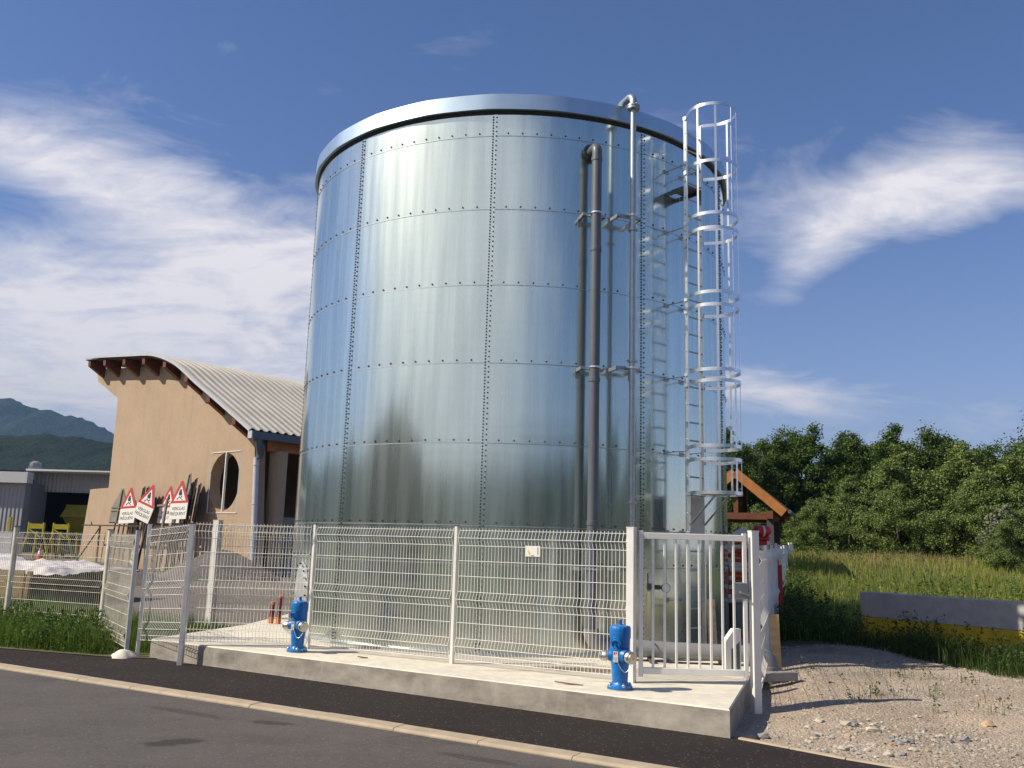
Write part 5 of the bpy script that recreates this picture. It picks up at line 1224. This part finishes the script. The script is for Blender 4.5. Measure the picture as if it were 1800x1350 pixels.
# trees, hedge and a house behind the photographer, mirrored in the tank
for i, (x, y, s, l_) in enumerate(((1, -30, 0.55, 'dark tree across the road, at the near end of the right row'), (6.5, -27, 0.78, 'dark tree across the road, second in the right row'), (11.5, -26, 0.85, 'dark tree across the road, third in the right row'), (16.5, -23, 0.9, 'dark tree across the road, fourth in the right row'), (21, -19, 0.95, 'dark tree across the road, fifth in the right row'), (25, -14, 1.0, 'dark tree across the road, sixth in the right row'), (28, -8, 1.0, 'dark tree across the road, seventh in the right row'), (31, -2, 1.05, 'dark tree across the road, eighth in the right row'), (33, 4, 1.0, 'dark tree across the road, last in the right row'), (-4, -36, 0.35, 'dark tree across the road, small and far off'), (-9, -38, 0.38, 'dark tree across the road, small and far off beside the other small one'), (-30, 9, 0.75, 'dark tree across the road, left of the dark house'), (-33, 15, 0.8, 'dark tree across the road, second left of the dark house'), (-27, -11, 0.72, 'dark tree across the road, right of the dark house'), (-22, -16, 0.6, 'dark tree across the road, second right of the dark house'), (-36, 2, 0.9, 'dark tree across the road, behind the dark house'))): place(T_, i, x, y, s, l_, 'trees across the road', z=-.26)
hs_ = thing('house', 'plain house with a gable roof across the road behind the photographer', 'house', (-24.0, 1.5, -.26))
HW_ = pm('house_wall', (.055, .052, .05), .9); HR = pm('house_roof', (.06, .045, .04), .85)
hd = Vector((.886, .444, 0)); hp = Vector((-.444, .886, 0)); H0 = Vector((-24.0, 1.5, -.26))
b = MB(); b.prism([(-7.2, 0), (7.2, 0), (7.2, 6.0), (1.5, 7.4), (-7.2, 5.6)], H0, hp, Z, -hd, 10); b.build('wall', HW_, hs_)
for s in (-1, 1):
    b = MB(); p = [H0 + hp * (7.7 * s) + Z * (5.73 + .14 * s) + hd * .5, H0 + hp * 1.5 + Z * 7.46 + hd * .5, H0 + hp * 1.5 + Z * 7.46 - hd * 10.5, H0 + hp * (7.7 * s) + Z * (5.73 + .14 * s) - hd * 10.5]; b.add(p + [q + Z * .14 for q in p], [(0, 1, 2, 3), (7, 6, 5, 4), (0, 1, 5, 4), (1, 2, 6, 5), (2, 3, 7, 6), (3, 0, 4, 7)]); b.build('roof_slope', HR, hs_)
b = MB(); b.beam(H0 - hp * 2.2 - hd * 2 + Z * 6.5, H0 - hp * 2.2 - hd * 2 + Z * 8.6, .9, .9, hd); b.build('chimney', HW_, hs_)
for u_, z_ in ((-2.2, 1.0), (1.3, 1.0), (-.6, 3.2)):
    b = MB(); b.prism([(0, 0), (1.1, 0), (1.1, 1.3), (0, 1.3)], H0 + hp * u_ + Z * z_ + hd * .003, hp, Z, hd, .03); b.build('window', GLASS, hs_)

# grass and weeds (uncountable)
def blades(name, sampler, n, h, w, mat, lean=.35, seed=3, zoff=0.0):
    r = np.random.default_rng(seed); out = []
    P = sampler(r, n); n = len(P); hh = (h[0] + (h[1] - h[0]) * r.random(n) ** 1.6) * P[:, 3]
    a = r.uniform(0, 6.283, n); d = np.stack([np.cos(a), np.sin(a), np.zeros(n)], 1); la = r.uniform(0, 6.283, n); le = lean * r.random(n)
    tip = P[:, :3] + np.stack([np.cos(la) * le * hh, np.sin(la) * le * hh, hh], 1); mid = P[:, :3] + np.stack([np.cos(la) * le * hh * .3, np.sin(la) * le * hh * .3, hh * .6], 1)
    ww = (w * r.uniform(.6, 1.4, n))[:, None]; base = P[:, :3].copy(); base[:, 2] -= .03
    V = np.stack([base - d * ww, base + d * ww, mid + d * ww * .6, mid - d * ww * .6], 1); V2 = np.stack([mid - d * ww * .6, mid + d * ww * .6, tip, tip], 1)
    return kind(quads(name, np.concatenate([V, V2]) if True else V, mat), 'stuff')
def in_poly(x, y, P):
    c = np.zeros(len(x), bool); n = len(P)
    for i in range(n):
        x0, y0 = P[i]; x1, y1 = P[i - 1]; k = ((y0 > y) != (y1 > y)) & (x < (x1 - x0) * (y - y0) / (y1 - y0 + 1e-12) + x0); c ^= k
    return c
def poly_sampler(P, zf, dens=None):
    xs = [p[0] for p in P]; ys = [p[1] for p in P]
    def f(r, n):
        x = r.uniform(min(xs), max(xs), n * 3); y = r.uniform(min(ys), max(ys), n * 3); k = in_poly(x, y, P); x, y = x[k][:n], y[k][:n]
        s = np.ones(len(x))
        if dens:
            d = np.array([dens(a, b) for a, b in zip(x, y)]); k = r.random(len(x)) < d; x, y, s = x[k], y[k], .45 + .55 * d[k]
        z = np.array([zf(a, b) for a, b in zip(x, y)]); return np.stack([x, y, z, s], 1)
    return f
G_GREEN = leaf_mat('green_grass', (.095, .155, .030), (.155, .22, .050), None, .45)
G_MEAD = leaf_mat('meadow_grass', (.29, .33, .07), (.41, .42, .11), (.50, .44, .18), .5)
G_MGRN = leaf_mat('meadow_green', (.16, .22, .045), (.25, .31, .075), None, .5)
G_DRY = leaf_mat('dry_grass', (.30, .235, .11), (.42, .32, .165), (.46, .35, .20), .35)
G_DARK = leaf_mat('rank_weeds', (.038, .075, .016), (.075, .125, .030), None, .3)
nz = lambda x, y, s, o=0: .5 + .5 * mnoise.noise(Vector((x * s, y * s, o)))
def veg_edge(x, y): return y - .28 * x + 1.6 * (nz(x, y, .5, 2) - .5) * 2
md = lambda x, y: min(1, max(0, (veg_edge(x, y) - 14.3) * .5)) * (.15 + 1.15 * nz(x, y, .35, 4))
blades('meadow_grass', poly_sampler([(4.9, 17.5), (9, 15), (14, 15), (30, 26), (34, 44), (14, 46), (8.5, 33)], ground_z, md), 88000, (.10, .46), .0085, G_MEAD, .6, 3)
blades('meadow_grass', poly_sampler([(4.9, 17.5), (8.4, 17), (10.5, 19), (18, 20), (24, 29), (8, 29)], ground_z, md), 26000, (.12, .46), .006, G_MGRN, .5, 4)
blades('dry_grass', poly_sampler([(9, 31), (17, 30), (24, 34), (27, 41), (13, 43)], ground_z, lambda x, y: max(0, min(1, (nz(x, y, .22, 9) - .46) * 4))), 10000, (.25, .55), .007, G_DRY, .5, 5)
wd_ = lambda x, y: max(0, 1.9 * (nz(x, y, 1.1, 6) - .18))
WEED = [(4.75, 17.6), (5.5, 16.9), (6.2, 16.2), (6.75, 14.6), (7.0, 13.1), (8.6, 11.9), (10.0, 12.2), (9.9, 13.0), (8.35, 14.75), (6.75, 17.15), (6.6, 21), (5.6, 22), (5.0, 20)]
blades('rank_grass', poly_sampler(WEED, ground_z, wd_), 20000, (.10, .55), .0062, G_DARK, .5, 6)
def leafy(name, sampler, n, per, h, size, mat, seed, stuff=True):
    """stems with leaves all the way up"""
    r = np.random.default_rng(seed); S = sampler(r, n); P = []
    for x, y, z, s in S:
        hh = r.uniform(*h) * s; k = max(4, int(per * hh / h[1])); t = r.random(k) ** .8
        la = r.uniform(0, 6.28); le = r.uniform(0, .35) * hh; sp = (.05 + .20 * hh) * np.sin(math.pi * (.15 + .8 * t))
        an = r.uniform(0, 6.28, k); P.append(np.stack([x + np.cos(la) * le * t + np.cos(an) * sp * r.random(k), y + np.sin(la) * le * t + np.sin(an) * sp * r.random(k), z + hh * t], 1))
    global rng
    rng = np.random.default_rng(seed); P = np.concatenate(P); o = quads(name, leaf_quads(P, size, .5, .5), mat)
    return kind(o, 'stuff') if stuff else o
leafy('rank_weeds', poly_sampler(WEED, ground_z, wd_), 900, 48, (.2, .78), .026, G_DARK, 7)
leafy('rank_weeds', poly_sampler([(5.1, 18.3), (6.4, 18.1), (7.2, 20), (8.4, 26), (7.9, 31), (6.4, 24)], ground_z, wd_), 420, 60, (.3, .80), .036, leaf_mat('fence_weeds', (.07, .12, .03), (.13, .19, .05)), 17)
leafy('meadow_weeds', poly_sampler([(6, 22), (12, 18), (20, 22), (28, 34), (15, 42), (9, 34)], ground_z, lambda x, y: max(0, min(1, (nz(x, y, .3, 12) - .42) * 3))), 1500, 26, (.3, .85), .045, leaf_mat('meadow_leaf', (.10, .15, .035), (.17, .22, .06)), 8)
# green strip behind the left fence and the weeds in front of it
blades('grass_strip', poly_sampler([(-15.5, 26.0), (-11.3, 22.6), (-8.2, 19.5), (-6.4, 18.6), (-4.95, 16.9), (-5.45, 14.5), (-5.9, 14.5), (-7.0, 16.2), (-9.2, 17.2), (-14.5, 19.6)], lambda x, y: -.262), 34000, (.10, .42), .006, G_GREEN, .45, 9)
leafy('roadside_weeds', poly_sampler([(-12.5, 17.0), (-9.6, 15.55), (-7.94, 14.78), (-6.87, 14.43), (-6.15, 14.2), (-6.0, 14.4), (-7.1, 16.2), (-9.2, 17.2), (-12.5, 18.8)], lambda x, y: -.262, lambda x, y: max(0, 1.5 * (nz(x, y, .8, 3) - .18))), 1900, 60, (.08, .72), .025, leaf_mat('roadside_leaf', (.055, .105, .018), (.125, .185, .038), None, .3), 10)
blades('roadside_grass', poly_sampler([(-12.5, 17.0), (-9.6, 15.55), (-7.94, 14.78), (-6.87, 14.43), (-6.15, 14.2), (-6.0, 14.4), (-7.1, 16.2), (-9.2, 17.2), (-12.5, 18.8)], lambda x, y: -.262), 9000, (.1, .55), .005, G_GREEN, .5, 11)
sprig = poly_sampler([(3.4, 12.6), (5.2, 14.5), (8.4, 13.4), (8.0, 10.6), (5.2, 10.4)], ground_z, lambda x, y: max(0, (nz(x, y, 1.6, 8) - .44) * 4))
leafy('gravel_weeds', sprig, 230, 18, (.06, .22), .020, G_DARK, 12)
blades('gravel_grass', sprig, 1500, (.05, .22), .004, G_GREEN, .6, 13)
for x, y, h, lb in ((-5.35, 15.25, .62, 'red poppy highest of the three behind the fence'), (-5.55, 15.15, .50, 'red poppy just left of the highest poppy'), (-4.93, 15.6, .48, 'red poppy right of the grey fence post')):
    r = thing('poppy', lb, 'flower', (x, y, -.2)); b = MB(); b.tube([(x, y, -.2), (x + .02, y, -.2 + h * .6), (x, y - .02, -.2 + h)], .004, 5); b.build('stem', G_GREEN, r)
    b = MB()
    for k in range(4):
        a = k * 1.571; d = Vector((math.cos(a), math.sin(a), .55)).normalized(); t = Vector((-math.sin(a), math.cos(a), 0)); c = Vector((x, y - .02, -.2 + h))
        b.add([c, c + d * .035 + t * .030, c + d * .055, c + d * .035 - t * .030], [(0, 1, 2, 3)])
    b.build('petals', pm('poppy_red', (.62, .035, .015), .5), r, fix=False)

# ------------------------------------------------------------------ stones
import bmesh
_bm = bmesh.new(); bmesh.ops.create_icosphere(_bm, subdivisions=1, radius=1.0)
ICO_V = np.array([v.co[:] for v in _bm.verts]); ICO_F = np.array([[v.index for v in f.verts] for f in _bm.faces]); _bm.free()
_bm = bmesh.new(); bmesh.ops.create_icosphere(_bm, subdivisions=2, radius=1.0)
ICO2_V = np.array([v.co[:] for v in _bm.verts]); ICO2_F = [tuple(v.index for v in f.verts) for f in _bm.faces]; _bm.free()
ST = NT('pebble_stone'); g = ST.n('ShaderNodeNewGeometry'); ST.col(ST.mix(.5, ST.ramp(g.outputs['Random Per Island'], [(0, (.12, .11, .11)), (.2, (.27, .235, .205)), (.6, (.45, .375, .30)), (.9, (.56, .49, .41)), (1, (.72, .67, .58))]), ST.ramp(ST.noise(30, 5, .6), [(.3, (.2, .18, .15)), (.7, (.42, .38, .32))]))); ST.rough(.85); ST.bump(ST.noise(60, 4, .6), .4, .006); ST = ST.m
def pebbles(name, sampler, n, sz, seed):
    r = np.random.default_rng(seed); S = sampler(r, n); V = []
    for x, y, z, s in S:
        k = (sz[0] + (sz[1] - sz[0]) * r.random() ** 3) * (.6 + .4 * s); v = ICO_V * (1 + r.uniform(-.22, .22, (len(ICO_V), 1))) * np.array([r.uniform(.8, 1.4), r.uniform(.7, 1.1), r.uniform(.45, .75)]) * k
        a = r.uniform(0, 6.28); c, s_ = math.cos(a), math.sin(a); v = np.stack([v[:, 0] * c - v[:, 1] * s_, v[:, 0] * s_ + v[:, 1] * c, v[:, 2]], 1); V.append((v + np.array([x, y, z + k * .22]))[ICO_F])
    V = np.concatenate(V); n = len(V)
    me = bpy.data.meshes.new(name); nv = len(S) * len(ICO_V)
    # shared corners so that each pebble is one island
    allv = []; allf = []
    r = np.random.default_rng(seed + 100)
    for i, (x, y, z, s) in enumerate(S):
        k = (sz[0] + (sz[1] - sz[0]) * r.random() ** 3) * (.6 + .4 * s); v = ICO_V * (1 + r.uniform(-.22, .22, (len(ICO_V), 1))) * np.array([r.uniform(.8, 1.4), r.uniform(.7, 1.1), r.uniform(.45, .75)]) * k
        a = r.uniform(0, 6.28); c, s_ = math.cos(a), math.sin(a); allv.append(np.stack([v[:, 0] * c - v[:, 1] * s_ + x, v[:, 0] * s_ + v[:, 1] * c + y, v[:, 2] + z + k * r.uniform(-.15, .2)], 1)); allf.append(ICO_F + i * len(ICO_V))
    me.from_pydata(np.concatenate(allv).tolist(), [], np.concatenate(allf).tolist()); me.update(); return kind(link(name, me, ST), 'stuff')
gp = [(2.35, 9.25), (3.5, 8.35), (5.4, 6.6), (9.5, 7.5), (9.5, 13.5), (6.8, 16.6), (4.4, 16.2), (3.3, 12.2)]
pebbles('gravel', poly_sampler(gp, ground_z, lambda x, y: .12 + .9 * nz(x, y, .9, 21) ** 1.5), 15000, (.005, .030), 30)
pebbles('loose_stones', poly_sampler([(2.6, 9.3), (3.5, 8.5), (5.0, 8.6), (5.2, 10.6), (3.6, 10.9)], ground_z, lambda x, y: .15 + .9 * nz(x, y, 1.5, 22) ** 2), 2600, (.010, .040), 31)
SR = [pm('pale_stone', (.48, .43, .35), .85, 0, .2, 12, .5, 30, .01), pm('tan_stone', (.42, .30, .18), .85, 0, .2, 12, .5, 30, .01), pm('grey_stone', (.24, .235, .24), .85, 0, .2, 12, .5, 30, .01)]
def rock(x, y, s, m, label, flat=.6, group=None):
    r = random.Random(int(x * 1000 + y * 77)); v = []
    off = Vector((r.uniform(0, 50), r.uniform(0, 50), 0))
    for p in ICO2_V:
        q = Vector(p); k = s * (1 + .55 * mnoise.noise(q * 1.5 + off) + .16 * mnoise.noise(q * 3 + off)); v.append((x + q.x * k * 1.15, y + q.y * k * .9, ground_z(x, y) + q.z * k * flat + s * flat * .45))
    b = MB(); b.add(v, ICO2_F); return tag(b.build('stone', SR[m], smooth=24), label, 'stone', group)
for x, y, s, m, lb in ((3.93, 8.33, .062, 1, 'largest tan stone by the path edging at the bottom right'), (2.50, 9.52, .055, 1, 'orange tan stone at the foot of the slab corner'), (2.66, 9.62, .060, 2, 'grey stone beside the orange tan stone at the slab corner'), (3.55, 10.55, .050, 0, 'pale stone just below the gate post shadow'), (3.78, 10.30, .075, 0, 'broad pale stone among the loose stones right of the slab'), (3.95, 10.05, .065, 0, 'second broad pale stone beside the first one in the stone patch'), (5.35, 10.35, .060, 1, 'reddish flat stone alone on the bare gravel'), (6.15, 10.4, .05, 0, 'pale stone beside a grass tuft at the right'), (4.78, 9.75, .050, 2, 'blue grey stone in the middle of the bare gravel'), (4.1, 9.55, .055, 2, 'dark grey stone at the edge of the stone patch'), (3.30, 9.15, .05, 0, 'pale stone near the path edging'), (3.65, 8.95, .045, 0, 'white stone in front of the stone patch'), (5.6, 9.7, .045, 2, 'small blue grey stone far right on the gravel')): rock(x, y, s, m, lb)
for i in range(26):
    a, d = random.uniform(0, 6.28), random.random() ** .5; rock(3.9 + .75 * d * math.cos(a), 9.75 + .75 * d * math.sin(a), random.uniform(.022, .042), random.choice((0, 0, 1, 2)), 'small stone in the loose stone patch right of the slab corner', .6, 'stones in the loose patch')

# ------------------------------------------------------------------ the air: one even box of thin haze round everything
hz_ = MB(); hz_.box((0, 1050, 236), (6300, 6300, 500)); hzo = kind(hz_.build('haze', None), 'stuff')
hm = bpy.data.materials.new('haze_air'); hm.use_nodes = True; ht = hm.node_tree; ht.nodes.clear()
pv = ht.nodes.new('ShaderNodeVolumePrincipled'); pv.inputs['Density'].default_value = 0.00019; pv.inputs['Color'].default_value = (.20, .36, .62, 1); pv.inputs['Anisotropy'].default_value = 0.0
ho = ht.nodes.new('ShaderNodeOutputMaterial'); ht.links.new(pv.outputs[0], ho.inputs['Volume']); hzo.data.materials.append(hm)
